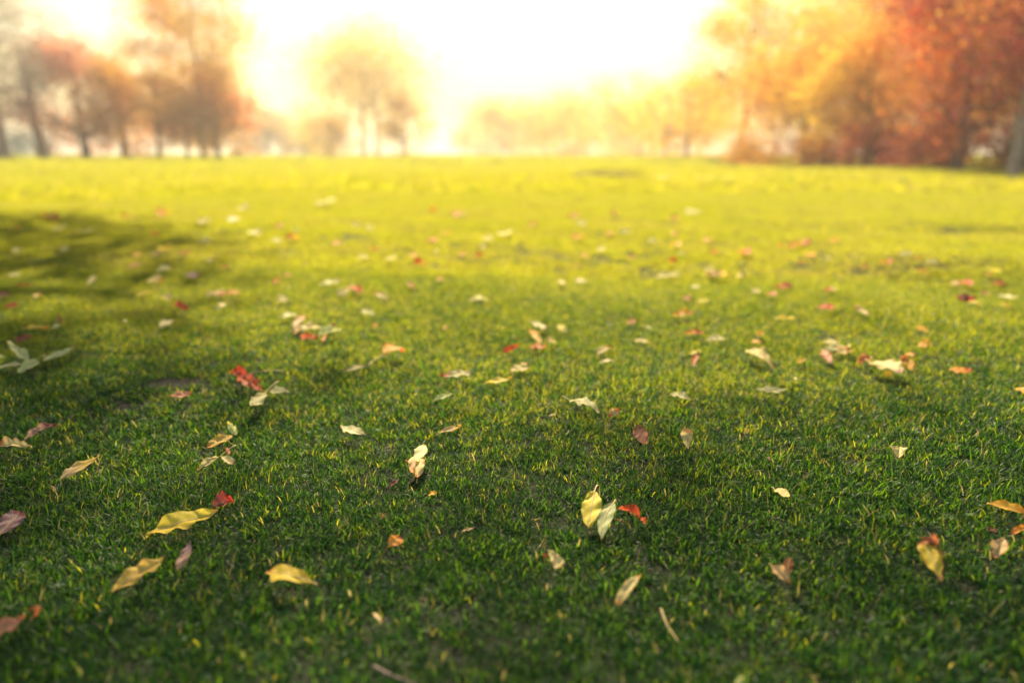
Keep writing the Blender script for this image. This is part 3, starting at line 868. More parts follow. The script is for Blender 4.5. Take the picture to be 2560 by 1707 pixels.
fl('twisted orange red leaf curled beside the grey green leaf', 7, (2030, 445), (1870, 386), 62, 'scarlet', 'rust', 'lance', hb=4, ht=10, fold=0.9, twist=120, cr=0.04, arch=0.1, group=GN)
fl('curly orange tail of leaf hanging below the twisted orange red leaf', 7, (2025, 440), (2070, 522), 34, 'scarlet', 'orange', 'lance', hb=6, ht=2, fold=0.8, twist=150, curl=0.4, cr=0.05, group=GN, plain=1)
fl('small round orange leaf on a long red stalk', 7, (330, 640), (426, 588), 82, 'orange', 'rust', 'oval', stem=(238, 786), hb=6, ht=8, hs=-10, face=0.8, redstalk=1, tf=0.2, group=GN)
fl('cream leaf with brown blotches and a pointed red lower tip', 7, (1405, 668), (1494, 824), 100, 'cream', 'brown', 'obovate', hb=12, ht=-2, face=0.75, tf=0.14, patch=0.35, group=GN)
fl('small red curl at the side of the brown blotched cream leaf', 7, (1400, 712), (1366, 698), 22, 'red', None, 'oval', hb=6, ht=8, face=0.8, group=GN, plain=1)
fl('cream orange leaf with a rusty pointed top on the near grass', 7, (1866, 1046), (2040, 824), 92, 'cream', 'orange', 'ovate', hb=-2, ht=16, face=0.7, tf=0.12, both=1, edge=0.4, group=GN)
fl('thin purple red leaf sliver lying in the grass', 7, (325, 252), (405, 194), 26, 'maroon', 'mauve', 'lance', hb=0, ht=4, group=GN, plain=1)
fl('tiny bright orange scrap of leaf above the red stalked leaf', 7, (598, 296), (654, 284), 30, 'amber', 'orange', 'lobed', hb=0, ht=4, cr=0.08, group=GN, plain=1)
fl('thin tan sliver of leaf in the middle of the near grass', 7, (818, 546), (918, 520), 18, 'tan', 'mauve', 'lance', hb=-4, ht=-2, group=GN)
fl('thin brown sliver poking up between grass blades', 7, (284, 472), (310, 414), 11, 'brown', None, 'lance', hb=-8, ht=4, group=GN)
fl('blurred small tan leaf on the nearest grass', 7, (218, 1090), (280, 1168), 24, 'tan', 'gold', 'lance', hb=0, ht=0, group=GN)
fl('blurred thin tan sliver above the small blurred tan leaf', 7, (48, 935), (66, 1008), 12, 'tan', None, 'lance', hb=-4, ht=-2, group=GN)
fl('small pale yellow leaf with a pointed stalk on open grass', 8, (640, 262), (750, 342), 68, 'cream', 'gold', 'ovate', stem=(620, 244), hb=2, ht=2, face=0.6, tf=0.08, group=GN)
fl('tan half of a V shaped pair of brown leaves', 8, (612, 770), (758, 908), 82, 'tan', 'orange', 'lance', stem=(598, 764), hb=10, ht=-2, face=0.7, tf=0.2, patch=0.3, group=GN)
fl('dark brown half of a V shaped pair, standing upright', 8, (722, 838), (752, 690), 62, 'darkbrown', 'brown', 'oval', hb=0, ht=26, face=0.9, tf=0.1, group=GN)
fl('big yellow leaf with scorched brown edges and a long pale midrib', 8, (1768, 884), (1655, 598), 172, 'yellow', 'rust', 'obovate', hb=-4, ht=18, face=0.8, fold=0.15, arch=0.05, rag=0.10, tf=0.12, edge=0.85, bite=(0.72, -1, 0.45), both=1, group=GN)
fl('dark red brown curl at the top of the scorched yellow leaf', 8, (1752, 660), (1622, 576), 44, 'maroon', 'rust', 'lance', hb=12, ht=22, face=0.8, fold=0.9, group=GN)
fl('upright red brown flap on the scorched yellow leaf', 8, (1750, 650), (1684, 552), 46, 'rust', 'maroon', 'obovate', hb=12, ht=30, face=0.9, fold=0.6, group=GN)
fl('pale tan torn square leaf with a white midrib near the picture edge', 8, (2190, 588), (2120, 748), 112, 'tan', 'rust', 'diamond', hb=14, ht=-2, face=0.8, rag=0.12, tf=0.15, edge=0.5, bite=(0.6, -1, 0.4), group=GN)
fl('long orange leaf reaching in from the picture edge', 8, (2075, 352), (2400, 445), 58, 'amber', 'orange', 'lance', hb=4, ht=2, arch=0.05, tf=0.3, group=GN)
fl('rusty orange leaf below the long orange leaf at the picture edge', 8, (2240, 562), (2400, 500), 52, 'orange', 'red', 'ovate', hb=0, ht=10, both=1, tf=0.1, group=GN)
fl('dark purple scrap of leaf above the torn square leaf', 8, (2098, 522), (2132, 556), 34, 'maroon', 'darkbrown', 'lobed', hb=-4, ht=0, cr=0.08, group=GN, plain=1)
fl('dark red sliver sunk in grass near the pointed cream leaf', 8, (575, 40), (625, 72), 14, 'maroon', None, 'lance', hb=-4, ht=-4, group=GN)
fl('blurred pale green yellow leaf tip at the bottom edge', 8, (380, 1590), (440, 1520), 50, 'palegreen', 'lemon', 'ovate', hb=4, ht=12, face=0.7, group=GN)
# ---- sprigs
sprig('pale green willow like sprig with long leaves at the picture edge', 3, (195, 838), (308, 776), [
    ((200, 838), (44, 712), 62, 'sage', None, 'lance', dict(hb=6, ht=30, face=0.7)),
    ((262, 822), (114, 908), 78, 'sage', 'palegreen', 'ovate', dict(hb=8, ht=-2, face=0.6)),
    ((285, 818), (520, 730), 42, 'sage', 'brown', 'lance', dict(hb=8, ht=18, tf=0.08, arch=-0.03)),
    ((190, 842), (-60, 890), 20, 'pale', None, 'lance', dict(hb=4, ht=0)),
    ((28, 790), (-60, 800), 40, 'palegreen', 'gold', 'ovate', dict(hb=8, ht=8))], hn=8, hs=16, group=GM)
sprig('crumpled scarlet maple like leaf pair on a long tan stalk', 3, (1655, 908), (1914, 884), [
    ((1664, 912), (1558, 892), 72, 'red', 'scarlet', 'lobed', dict(hb=4, ht=10, face=0.85, cr=0.05, fold=0.5)),
    ((1664, 915), (1612, 848), 44, 'red', 'scarlet', 'ovate', dict(hb=4, ht=24, face=0.9, cr=0.04)),
    ((1612, 930), (1745, 1000), 86, 'scarlet', 'pinkbrown', 'lobed', dict(hb=8, ht=2, face=0.8, cr=0.07, fold=0.5, patch=0.7)),
    ((1680, 985), (1775, 1030), 40, 'red', 'orange', 'lance', dict(hb=4, ht=0, cr=0.04)),
    ((1715, 985), (1768, 930), 26, 'red', None, 'lance', dict(hb=4, ht=16, face=0.9))], hn=5, hs=6, group=GM)
sprig('two cream leaves on a thin pale stalk below the scarlet pair', 3, (1795, 1032), (1882, 954), [
    ((1796, 1036), (1690, 1164), 70, 'pale', 'rust', 'oval', dict(hb=10, ht=8, face=0.75, tf=0.05, fold=0.2)),
    ((1815, 1024), (1958, 1018), 42, 'pale', 'tan', 'lance', dict(hb=8, ht=12, face=0.7, tf=0.08))], hn=10, hs=14, group=GM)
sprig('yellow green and golden leaf joined at a stalk above the cream sprig', 3, (1585, 1322), None, [
    ((1594, 1318), (1534, 1226), 66, 'palegreen', 'lemon', 'ovate', dict(hb=2, ht=22, face=0.8)),
    ((1572, 1326), (1398, 1408), 60, 'gold', 'rust', 'oval', dict(hb=4, ht=0, face=0.65, tf=0.08))], hn=3, group=GN)
sprig('cream sprig with one pointed and one drooping leaf and a red bud leaf', 3, (1488, 1462), (1592, 1386), [
    ((1484, 1464), (1330, 1562), 46, 'cream', 'gold', 'lance', dict(hb=10, ht=-2, face=0.65)),
    ((1492, 1462), (1584, 1532), 66, 'cream', 'brown', 'obovate', dict(hb=12, ht=0, arch=0.16, tf=0.16)),
    ((1546, 1450), (1514, 1398), 38, 'salmon', 'rust', 'ovate', dict(hb=6, ht=22, face=0.9))], hn=10, hs=18, group=GN)
sprig('arched orange leaf with a cream leaf on one long drooping stalk', 4, (298, 776), (186, 856), [
    ((298, 776), (416, 764), 46, 'amber', 'scarlet', 'oval', dict(hb=14, ht=4, arch=0.22, tf=0.3)),
    ((182, 852), (20, 900), 30, 'cream', 'mauve', 'lance', dict(hb=10, ht=-2, tf=0.1, both=1))], hn=14, hs=8, group=GM)
sprig('cream leaf lapped over a brown tinged leaf with a white midrib in mid lawn', 7, (520, 190), (520, 216), [
    ((562, -42), (512, 96), 108, 'pale', 'orange', 'ovate', dict(hb=14, ht=8, face=0.75, tf=0.05, fold=0.1, arch=0.02)),
    ((524, 180), (522, 16), 112, 'cream', 'orange', 'oval', dict(hb=0, ht=12, face=0.75, tf=0.1, both=1, patch=0.4, fold=0.1)),
    ((500, 50), (492, 182), 56, 'tan', 'orange', 'ovate', dict(hb=14, ht=2, face=0.8, tf=0.3)),
    ((462, 66), (446, 62), 22, 'red', None, 'oval', dict(hb=12, ht=12, face=0.8))], hn=0, hs=-6, group=GN)
# ---- middle of the lawn, left part
ML = [
 ('crumpled cream orange leaf cut off at the picture edge', 3, (215, 1394), (-30, 1398), 66, 'cream', 'rust', 'obovate', dict(hb=6, ht=2, cr=0.03, edge=0.6, tf=0.2)),
 ('thin leaf half cream half dark mauve curling up at its tip', 3, (160, 1356), (396, 1234), 38, 'pinkbrown', 'maroon', 'lance', dict(hb=0, ht=14, tf=0.35)),
 ('small salmon tan leaf beside the bare soil patch', 3, (1145, 1054), (1298, 1046), 36, 'salmon', 'rust', 'oval', dict(tf=0.1, both=1)),
 ('dark red leaf standing on edge above the pale sprig', 3, (100, 688), (232, 654), 44, 'maroon', 'red', 'ovate', dict(hb=2, ht=10, face=0.8)),
 ('yellow strap shaped leaf above the dark red leaf', 3, (140, 600), (348, 606), 26, 'yellow', 'orange', 'lance', dict(tf=0.2, ht=2)),
 ('pale curled scrap at the end of the yellow strap shaped leaf', 3, (346, 602), (412, 578), 24, 'pale', 'tan', 'lance', dict(ht=10)),
 ('thin maroon curl standing up beside the yellow strap leaf', 3, (416, 566), (384, 498), 20, 'maroon', None, 'lance', dict(hb=2, ht=30, face=0.9)),
 ('bright red leaf at the picture edge above the yellow strap leaf', 3, (30, 452), (134, 450), 32, 'red', 'scarlet', 'lobed', dict(cr=0.04)),
 ('dark brown red scrap at the picture edge behind the bright red leaf', 3, (20, 392), (66, 364), 32, 'maroon', None, 'lobed', dict(ht=6)),
 ('narrow red orange leaf at the picture edge', 3, (98, 316), (222, 308), 18, 'scarlet', 'orange', 'lance', {}),
 ('small yellow and brown leaf near the picture edge', 3, (234, 392), (288, 366), 22, 'gold', 'brown', 'oval', dict(ht=6)),
 ('small pale leaf near the picture edge on the lit swell', 3, (64, 236), (128, 240), 24, 'pale', 'tan', 'oval', {}),
 ('pale leaf standing on edge on the lit grass swell', 3, (586, 308), (646, 246), 30, 'cream', 'tan', 'lance', dict(ht=20, face=0.8)),
 ('thin yellow leaf on the left grass swell', 3, (918, 380), (1032, 358), 18, 'yellow', None, 'lance', dict(ht=5)),
 ('cream oval leaf next to the crumpled red leaf on the swell', 3, (1092, 384), (1156, 432), 44, 'cream', 'tan', 'oval', dict(hb=10, ht=0, face=0.75)),
 ('crumpled bright red leaf on the left swell beside the cream oval', 3, (1180, 440), (1288, 486), 44, 'red', 'maroon', 'lobed', dict(hb=8, cr=0.06, face=0.7)),
 ('squarish cream leaf lying alone below the crumpled red leaf', 3, (1074, 592), (1174, 542), 52, 'cream', 'tan', 'diamond', dict(hb=0, ht=6, face=0.7)),
 ('tiny white scrap of leaf left of the squarish cream leaf', 3, (834, 550), (862, 546), 15, 'pale', 'tan', 'oval', {}),
 ('pale cream leaf left of the pink tinged cream leaf', 3, (1052, 216), (1168, 208), 26, 'pale', 'gold', 'oval', {}),
 ('cream leaf with red underside on the swell', 3, (998, 282), (1098, 284), 38, 'cream', 'red', 'oval', dict(edge=0.5, tf=0.2)),
 ('purple red crumpled leaf behind the cream leaf with red underside', 3, (1274, 240), (1352, 268), 42, 'mauve', 'maroon', 'lobed', dict(cr=0.05)),
 ('small orange brown leaf at the sunlit side of the swell', 3, (1490, 190), (1548, 192), 34, 'orange', 'tan', 'oval', {}),
 ('small cream and purple leaf behind the orange brown leaf', 3, (1398, 134), (1438, 146), 36, 'cream', 'mauve', 'oval', {}),
 ('blurred amber leaf on the swell', 3, (888, 102), (972, 98), 28, 'amber', 'orange', 'oval', {}),
 ('blurred tan leaf beside the blurred yellow leaf on the swell', 3, (1020, 104), (1088, 104), 38, 'tan', 'cream', 'oval', {}),
 ('blurred yellow leaf above the blurred tan leaf', 3, (1088, 68), (1164, 74), 28, 'yellow', None, 'oval', {}),
 ('blurred red leaf right of the blurred tan leaf', 3, (1222, 92), (1268, 100), 28, 'salmon', 'red', 'oval', {}),
 ('flat reddish tan leaf behind the swell', 3, (868, 178), (948, 180), 22, 'salmon', 'tan', 'oval', {}),
 ('blurred pale leaf in the shade at the picture edge', 3, (88, 78), (154, 72), 38, 'pale', 'cream', 'oval', {}),
 ('cream leaf on end at the side of a red and cream cluster', 3, (1408, 386), (1430, 348), 36, 'cream', None, 'oval', dict(ht=16, face=0.85)),
 ('red and cream leaf in the middle of the small cluster', 3, (1424, 356), (1524, 380), 46, 'cream', 'scarlet', 'oval', dict(patch=0.6, tf=0.3)),
 ('orange leaf at the right of the small cluster', 3, (1528, 366), (1632, 352), 28, 'orange', 'rust', 'lance', {}),
 ('arched cream leaf below the small cluster', 3, (1458, 482), (1532, 452), 28, 'cream', 'tan', 'lance', dict(arch=0.22, ht=4)),
 ('small upright rust orange leaf near the sunlit band', 3, (1846, 300), (1882, 260), 44, 'orange', 'rust', 'ovate', dict(ht=12, face=0.8)),
 ('narrow orange leaf above the upright rust leaf', 3, (1912, 244), (1978, 236), 18, 'orange', None, 'lance', {}),
 ('pinkish cream leaf alone in front of the sunlit band', 3, (1874, 416), (1958, 400), 48, 'cream', 'pinkbrown', 'diamond', dict(face=0.7)),
 ('pale flat leaf behind the curled tan orange leaf', 3, (1898, 532), (2008, 510), 26, 'pale', 'cream', 'lance', {}),
 ('curled tan orange leaf standing behind the red cluster', 3, (1990, 614), (2060, 508), 56, 'tan', 'orange', 'oval', dict(ht=20, face=0.85, tf=0.3)),
 ('long cream leaf across the top of the red cluster', 3, (2170, 590), (1986, 624), 38, 'cream', 'tan', 'lance', dict(hb=8, stem=(1925, 630))),
 ('crumpled scarlet leaf under the long cream leaf', 3, (2032, 648), (2156, 676), 56, 'scarlet', 'maroon', 'lobed', dict(cr=0.07, fold=0.5)),
 ('pale green leaf with a pointed tip at the right of the red cluster', 3, (2148, 642), (2312, 602), 46, 'palegreen', 'pale', 'lance', dict(ht=8)),
 ('small orange leaf tip under the pale green leaf of the cluster', 3, (2180, 688), (2208, 648), 26, 'orange', 'rust', 'ovate', dict(ht=6)),
 ('dark crimson scrap behind the pale green leaf of the cluster', 3, (2212, 602), (2256, 580), 26, 'maroon', 'red', 'lobed', {}),
 ('thin pale leaf on the sunlit grass behind the cluster', 3, (2160, 304), (2314, 284), 20, 'pale', 'tan', 'lance', {}),
 # middle
 ('cream leaf leaning on the red leaf in a pair on the sunlit edge', 4, (22, 388), (66, 334), 34, 'cream', 'pale', 'oval', dict(ht=16, face=0.85)),
 ('white cream leaf beside the cream and red pair', 3, (2284, 378), (2318, 336), 44, 'pale', None, 'oval', dict(ht=14, face=0.8)),
 ('red leaf behind the leaning cream leaf', 4, (76, 318), (140, 362), 44, 'scarlet', 'red', 'oval', dict(hb=8, cr=0.04)),
 ('small orange leaf above the red and cream pair', 4, (58, 334), (92, 304), 26, 'amber', 'orange', 'ovate', dict(ht=10)),
 ('white leaf lying flat with a pointed end on golden grass', 4, (134, 480), (246, 506), 28, 'pale', None, 'lance', dict(hb=6)),
 ('cream leaf with a red tip on golden grass', 4, (322, 396), (230, 362), 32, 'cream', 'red', 'lance', dict(tf=0.25, ht=6)),
 ('small pink red leaf behind the cream leaf with a red tip', 4, (456, 298), (502, 328), 24, 'salmon', 'red', 'oval', {}),
 ('tiny upright orange leaf below the cream leaf with a red tip', 4, (228, 602), (256, 566), 22, 'orange', 'red', 'lobed', dict(ht=8)),
 ('small solitary orange leaf in the sunlit band', 4, (648, 268), (708, 262), 34, 'orange', 'scarlet', 'ovate', {}),
 ('red orange leaf lying in the bright sunlit band', 4, (492, 162), (580, 158), 36, 'scarlet', 'orange', 'oval', {}),
 ('long pale leaf lying alone on the golden grass', 4, (870, 416), (1012, 402), 19, 'pale', 'tan', 'lance', {}),
 ('thin yellow sliver on the golden grass', 4, (1052, 606), (1112, 596), 12, 'lemon', None, 'lance', {}),
 ('tiny orange scrap on the golden grass', 4, (704, 604), (716, 582), 16, 'orange', None, 'oval', {}),
 ('cream leaf with a pink end and a fine point, top of the orange group', 4, (1274, 548), (1396, 618), 42, 'pale', 'pinkbrown', 'obovate', dict(hb=10, ht=2, tf=0.2)),
 ('orange to yellow leaf standing in the middle of the orange group', 4, (1356, 704), (1272, 604), 62, 'gold', 'orange', 'ovate', dict(hb=2, ht=22, face=0.8, tf=0.4)),
 ('brown and amber leaf under the standing orange to yellow leaf', 4, (1290, 716), (1402, 746), 40, 'rust', 'amber', 'lobed', dict(cr=0.06)),
 ('cream leaf with a purple end right of the orange group', 4, (1456, 692), (1392, 696), 34, 'cream', 'maroon', 'oval', dict(tf=0.25)),
 ('yellow cream rounded leaf behind the orange group', 4, (1474, 576), (1538, 620), 48, 'lemon', 'pale', 'oval', dict(hb=12, face=0.75)),
 ('scarlet boat shaped leaf left of the orange group', 4, (1096, 764), (1216, 708), 40, 'scarlet', 'red', 'lance', dict(ht=14, fold=0.8, arch=-0.06)),
 ('yellow cream oval leaf with orange rim above the arched yellow leaf', 4, (1156, 892), (1268, 858), 48, 'cream', 'orange', 'oval', dict(edge=0.5, both=1, tf=0.06, stem=(1140, 902))),
 ('pale green leaf with a torn red end left of the arched yellow leaf', 4, (886, 904), (668, 936), 54, 'pale', 'red', 'ovate', dict(hb=8, ht=2, tf=0.28)),
 ('narrow bright yellow arched leaf over its own shadow', 4, (966, 970), (1192, 952), 30, 'yellow', 'amber', 'lance', dict(arch=0.10, hb=4, ht=6)),
 ('thin pale green leaf below the torn red ended leaf', 4, (628, 1086), (772, 1052), 28, 'palegreen', 'pale', 'lance', dict(ht=6)),
 ('long pale green leaf with a long thin stalk in mid lawn', 4, (1552, 1084), (1756, 1152), 52, 'pale', None, 'lance', dict(stem=(1504, 1056), hs=6, hb=4)),
 ('cream and orange folded leaf above the thin pale blade', 4, (1742, 776), (1840, 722), 52, 'cream', 'orange', 'diamond', dict(ht=10, tf=0.25, face=0.75)),
 ('thin pale boat shaped leaf below the folded orange leaf', 4, (1742, 834), (1882, 816), 20, 'cream', 'tan', 'lance', dict(ht=8, hb=4)),
 ('narrow orange cream leaf right of the folded orange leaf', 4, (1988, 678), (2104, 692), 26, 'cream', 'amber', 'lance', dict(edge=0.5)),
 ('small pink orange crumpled leaf at the edge of the sunlit band', 4, (1944, 566), (1988, 546), 30, 'salmon', 'orange', 'lobed', dict(cr=0.06)),
 ('very thin pale sliver beside the pink orange crumpled leaf', 4, (2062, 588), (2118, 614), 8, 'pale', None, 'lance', {}),
 ('broad orange leaf with a red shadowed underside', 5, (-46, 514), (92, 496), 40, 'amber', 'scarlet', 'oval', dict(hb=4, ht=8, edge=0.4)),
 ('cream knobbly leaf on the bright grass beyond the orange group', 4, (1602, 288), (1660, 270), 42, 'cream', 'tan', 'lobed', dict(ht=8)),
 ('slim cream leaf beside the cream knobbly leaf', 4, (1476, 284), (1532, 318), 22, 'cream', None, 'lance', {}),
 ('pale long leaf in the bright band behind the brown curled leaf', 4, (2126, 252), (2326, 246), 24, 'pale', 'cream', 'lance', {}),
 ('pale leaf with a long thin stalk left of the boat shaped white leaf', 4, (2232, 1044), (2376, 1084), 44, 'pale', None, 'lance', dict(stem=(2194, 990), hs=14, hb=4)),
 ('crumpled tan and red leaf standing beside the long stalked pale leaf', 4, (1820, 1186), (1888, 1146), 66, 'tan', 'scarlet', 'lobed', dict(hb=2, ht=10, face=0.8, cr=0.07, both=1)),
 ('thin cream pink sliver below the long stalked pale leaf', 4, (1410, 1190), (1466, 1176), 13, 'cream', None, 'lance', {}),
 ('upright copper brown oval leaf with a pale midrib', 4, (2070, 1380), (2004, 1242), 92, 'salmon', 'brown', 'oval', dict(hb=2, ht=24, face=0.8, fold=0.15, tf=0.3)),
 ('cream leaf with scorched brown scalloped top and white midrib', 5, (55, 1414), (50, 1276), 98, 'cream', 'brown', 'obovate', dict(hb=0, ht=22, face=0.8, tf=0.22, rag=0.14, patch=0.5)),
 ('cream leaf with a blunt end left of the tan arched leaf', 4, (170, 1312), (-4, 1266), 58, 'pale', None, 'lance', dict(hb=2, ht=6)),
 ('narrow orange tan leaf arched over dark shadow', 4, (652, 1314), (848, 1272), 30, 'tan', 'amber', 'lance', dict(arch=0.10, ht=8, tf=0.3)),
 # right part
 ('red orange flat leaf next to the oval pale leaf', 5, (32, 630), (174, 640), 32, 'orange', 'scarlet', 'lance', dict(tf=0.4)),
 ('oval pale cream leaf with a red point', 5, (184, 676), (314, 662), 38, 'pale', 'rust', 'lance', dict(tf=0.06)),
 ('narrow yellow leaf above the red brown upright leaf', 5, (50, 774), (152, 754), 24, 'lemon', 'yellow', 'lance', dict(ht=6)),
 ('red brown leaf standing under the narrow yellow leaf', 5, (92, 862), (124, 782), 44, 'rust', 'maroon', 'oval', dict(ht=14, face=0.85)),
 ('long cream leaf with folded tan middle right of the red brown leaf', 5, (446, 756), (642, 846), 60, 'cream', 'tan', 'lance', dict(hb=8, ht=2, patch=0.4)),
 ('small flat amber leaf under the small standing amber leaf', 5, (478, 688), (544, 702), 26, 'amber', 'orange', 'oval', {}),
 ('small standing amber leaf on bright grass', 5, (516, 656), (562, 618), 32, 'amber', 'orange', 'oval', dict(ht=10, face=0.8)),
 ('very long thin yellow leaf lying on the bright grass', 5, (628, 534), (804, 534), 15, 'yellow', 'cream', 'lance', dict(both=1)),
 ('tiny orange cream scrap right of the long cream leaf', 5, (790, 828), (848, 814), 22, 'amber', 'cream', 'lobed', dict(cr=0.06)),
 ('white boat shaped leaf pointed at both ends, right of the long stalked leaf', 5, (514, 1008), (732, 1018), 38, 'pale', None, 'lance', dict(hb=8, ht=6, arch=-0.05)),
 ('pale leaf at the top of the cream stack', 5, (968, 690), (1086, 692), 32, 'cream', 'tan', 'oval', dict(hb=4)),
 ('pale broad leaf in the middle of the cream stack', 5, (972, 744), (1154, 722), 48, 'pale', 'cream', 'lance', dict(hb=6, ht=6)),
 ('reddish ribbed leaf hanging at the left of the cream stack', 5, (958, 744), (1036, 842), 58, 'salmon', 'pinkbrown', 'lance', dict(hb=12, ht=0, face=0.75)),
 ('cream leaf with red frilled rim at the right of the cream stack', 5, (1058, 764), (1156, 746), 66, 'cream', 'scarlet', 'lobed', dict(ht=4, cr=0.06, edge=0.7, tf=0.2)),
 ('large cream tan leaf with a pinkish end lying over a yellow leaf', 5, (1286, 832), (1506, 912), 80, 'cream', 'pinkbrown', 'oval', dict(hb=10, ht=8, tf=0.18, stem=(1256, 810), hs=8)),
 ('curled red brown leaf at the stalk of the large cream tan leaf', 5, (1206, 836), (1288, 794), 62, 'rust', 'pinkbrown', 'lobed', dict(ht=8, cr=0.07, face=0.7)),
 ('yellow leaf peeping out under the large cream tan leaf', 5, (1368, 902), (1444, 928), 40, 'yellow', 'gold', 'oval', dict(hb=2, ht=-4)),
 ('amber leaf with brown torn top, right of the large cream leaf', 5, (1582, 888), (1494, 800), 62, 'amber', 'rust', 'oval', dict(hb=0, ht=16, face=0.8, bite=(0.5, 1, 0.6), tf=0.25)),
 ('small rust orange curl above the torn amber leaf', 5, (1522, 766), (1584, 784), 24, 'orange', 'rust', 'lobed', {}),
 ('yellow orange leaf behind the round amber leaf', 5, (1592, 594), (1682, 634), 44, 'amber', 'yellow', 'ovate', dict(hb=10, ht=4, face=0.7)),
 ('round amber leaf with a pale rim casting a clear shadow', 5, (1608, 704), (1704, 712), 66, 'amber', 'yellow', 'oval', dict(hb=10, ht=12, face=0.8)),
 ('red orange leaf with a thin stalk near the picture edge', 5, (1818, 876), (1988, 890), 48, 'orange', 'scarlet', 'ovate', dict(stem=(1768, 858), hs=6, tf=0.3, redstalk=1)),
 ('scarlet flat leaf on the bright grass', 5, (928, 456), (1048, 474), 38, 'scarlet', 'red', 'oval', dict(hb=4)),
 ('cream leaf with a pink end right of the scarlet flat leaf', 5, (1282, 520), (1188, 468), 34, 'cream', 'salmon', 'obovate', dict(ht=10)),
 ('dark red curled leaf above a yellow sliver on the right lawn', 5, (1884, 404), (1994, 388), 42, 'maroon', 'red', 'lobed', dict(cr=0.08, ht=8)),
 ('yellow sliver under the dark red curled leaf', 5, (1938, 424), (2032, 442), 15, 'yellow', None, 'lance', {}),
 ('small yellow leaf standing alone near the picture edge', 5, (2156, 434), (2224, 462), 24, 'yellow', 'amber', 'oval', dict(hb=8)),
 ('long pale leaf near the picture edge behind the small yellow leaf', 5, (2148, 376), (2294, 406), 18, 'pale', 'cream', 'lance', {}),
 ('red leaf joined to a cream scrap on the bright grass', 5, (1062, 332), (974, 342), 28, 'cream', 'scarlet', 'lance', dict(tf=0.5)),
 ('crumpled dark red leaf in the bright band of the lawn', 5, (646, 318), (764, 324), 40, 'red', 'maroon', 'lobed', dict(cr=0.06)),
 ('cream scrap left of a small red scrap', 5, (488, 352), (544, 346), 28, 'cream', 'pale', 'oval', {}),
 ('small red scrap right of the cream scrap', 5, (588, 372), (644, 388), 28, 'rust', 'red', 'oval', {}),
 ('brown curled leaf with shadow in the bright band', 5, (184, 236), (322, 264), 34, 'brown', 'gold', 'lobed', dict(cr=0.05)),
 ('pale upright scrap behind the brown curled leaf', 5, (168, 228), (222, 192), 32, 'pale', 'cream', 'oval', dict(ht=14, face=0.8)),
 ('cream and brown leaf right of the brown curled leaf', 5, (384, 246), (444, 252), 30, 'cream', 'brown', 'oval', {}),
 ('small pale flat leaf in the bright band near the yellow leaf', 5, (72, 318), (138, 318), 18, 'pale', None, 'oval', {}),
 ('bright yellow flat leaf beside a pink red scrap', 5, (112, 416), (200, 414), 25, 'lemon', 'yellow', 'oval', {}),
 ('pink red scrap left of the bright yellow flat leaf', 5, (18, 398), (74, 408), 36, 'salmon', 'red', 'lobed', {}),
 ('red leaf of a small group behind the dark red curled leaf', 5, (1886, 288), (1980, 322), 28, 'scarlet', 'salmon', 'oval', {}),
 ('tan scrap left of the small red group', 5, (1824, 294), (1884, 306), 26, 'tan', 'salmon', 'oval', {}),
 ('red brown leaf nearest the picture edge behind the turf lip', 5, (2112, 294), (2194, 310), 24, 'rust', 'red', 'oval', {}),
 ('yellow leaf on the turf lip', 5, (2076, 206), (2144, 214), 34, 'lemon', 'yellow', 'oval', {}),
 ('thin amber leaf under the yellow leaf on the turf lip', 5, (2056, 230), (2134, 246), 16, 'amber', None, 'lance', {}),
 ('orange leaf cut off at the picture edge above the long orange leaf', 5, (2258, 1006), (2390, 1058), 40, 'amber', 'orange', 'lance', dict(hb=6)),
 ('small yellow leaf on edge beside the scorched scalloped leaf', 5, (434, 1312), (472, 1276), 34, 'gold', 'orange', 'ovate', dict(ht=8, face=0.8)),
 ('diamond shaped cream leaf with a brown frilled rim and upright stalk', 5, (1488, 1396), (1474, 1492), 104, 'cream', 'brown', 'diamond', dict(hb=12, ht=0, face=0.75, stem=(1482, 1362), hs=24, tf=0.16, rag=0.10, edge=0.4)),
 ('tiny pale scrap in the grass above the small yellow leaf on edge', 5, (774, 928), (792, 952), 15, 'cream', None, 'oval', {}),
 ('pinkish thin leaf behind the long pale leaf near the picture edge', 5, (2042, 366), (2094, 364), 20, 'salmon', None, 'oval', {}),
]
for lab, r, b, t, w, c, tc, sh, o in ML:
    fl(lab, r, b, t, w, c, tc, sh, group=GM, **o)

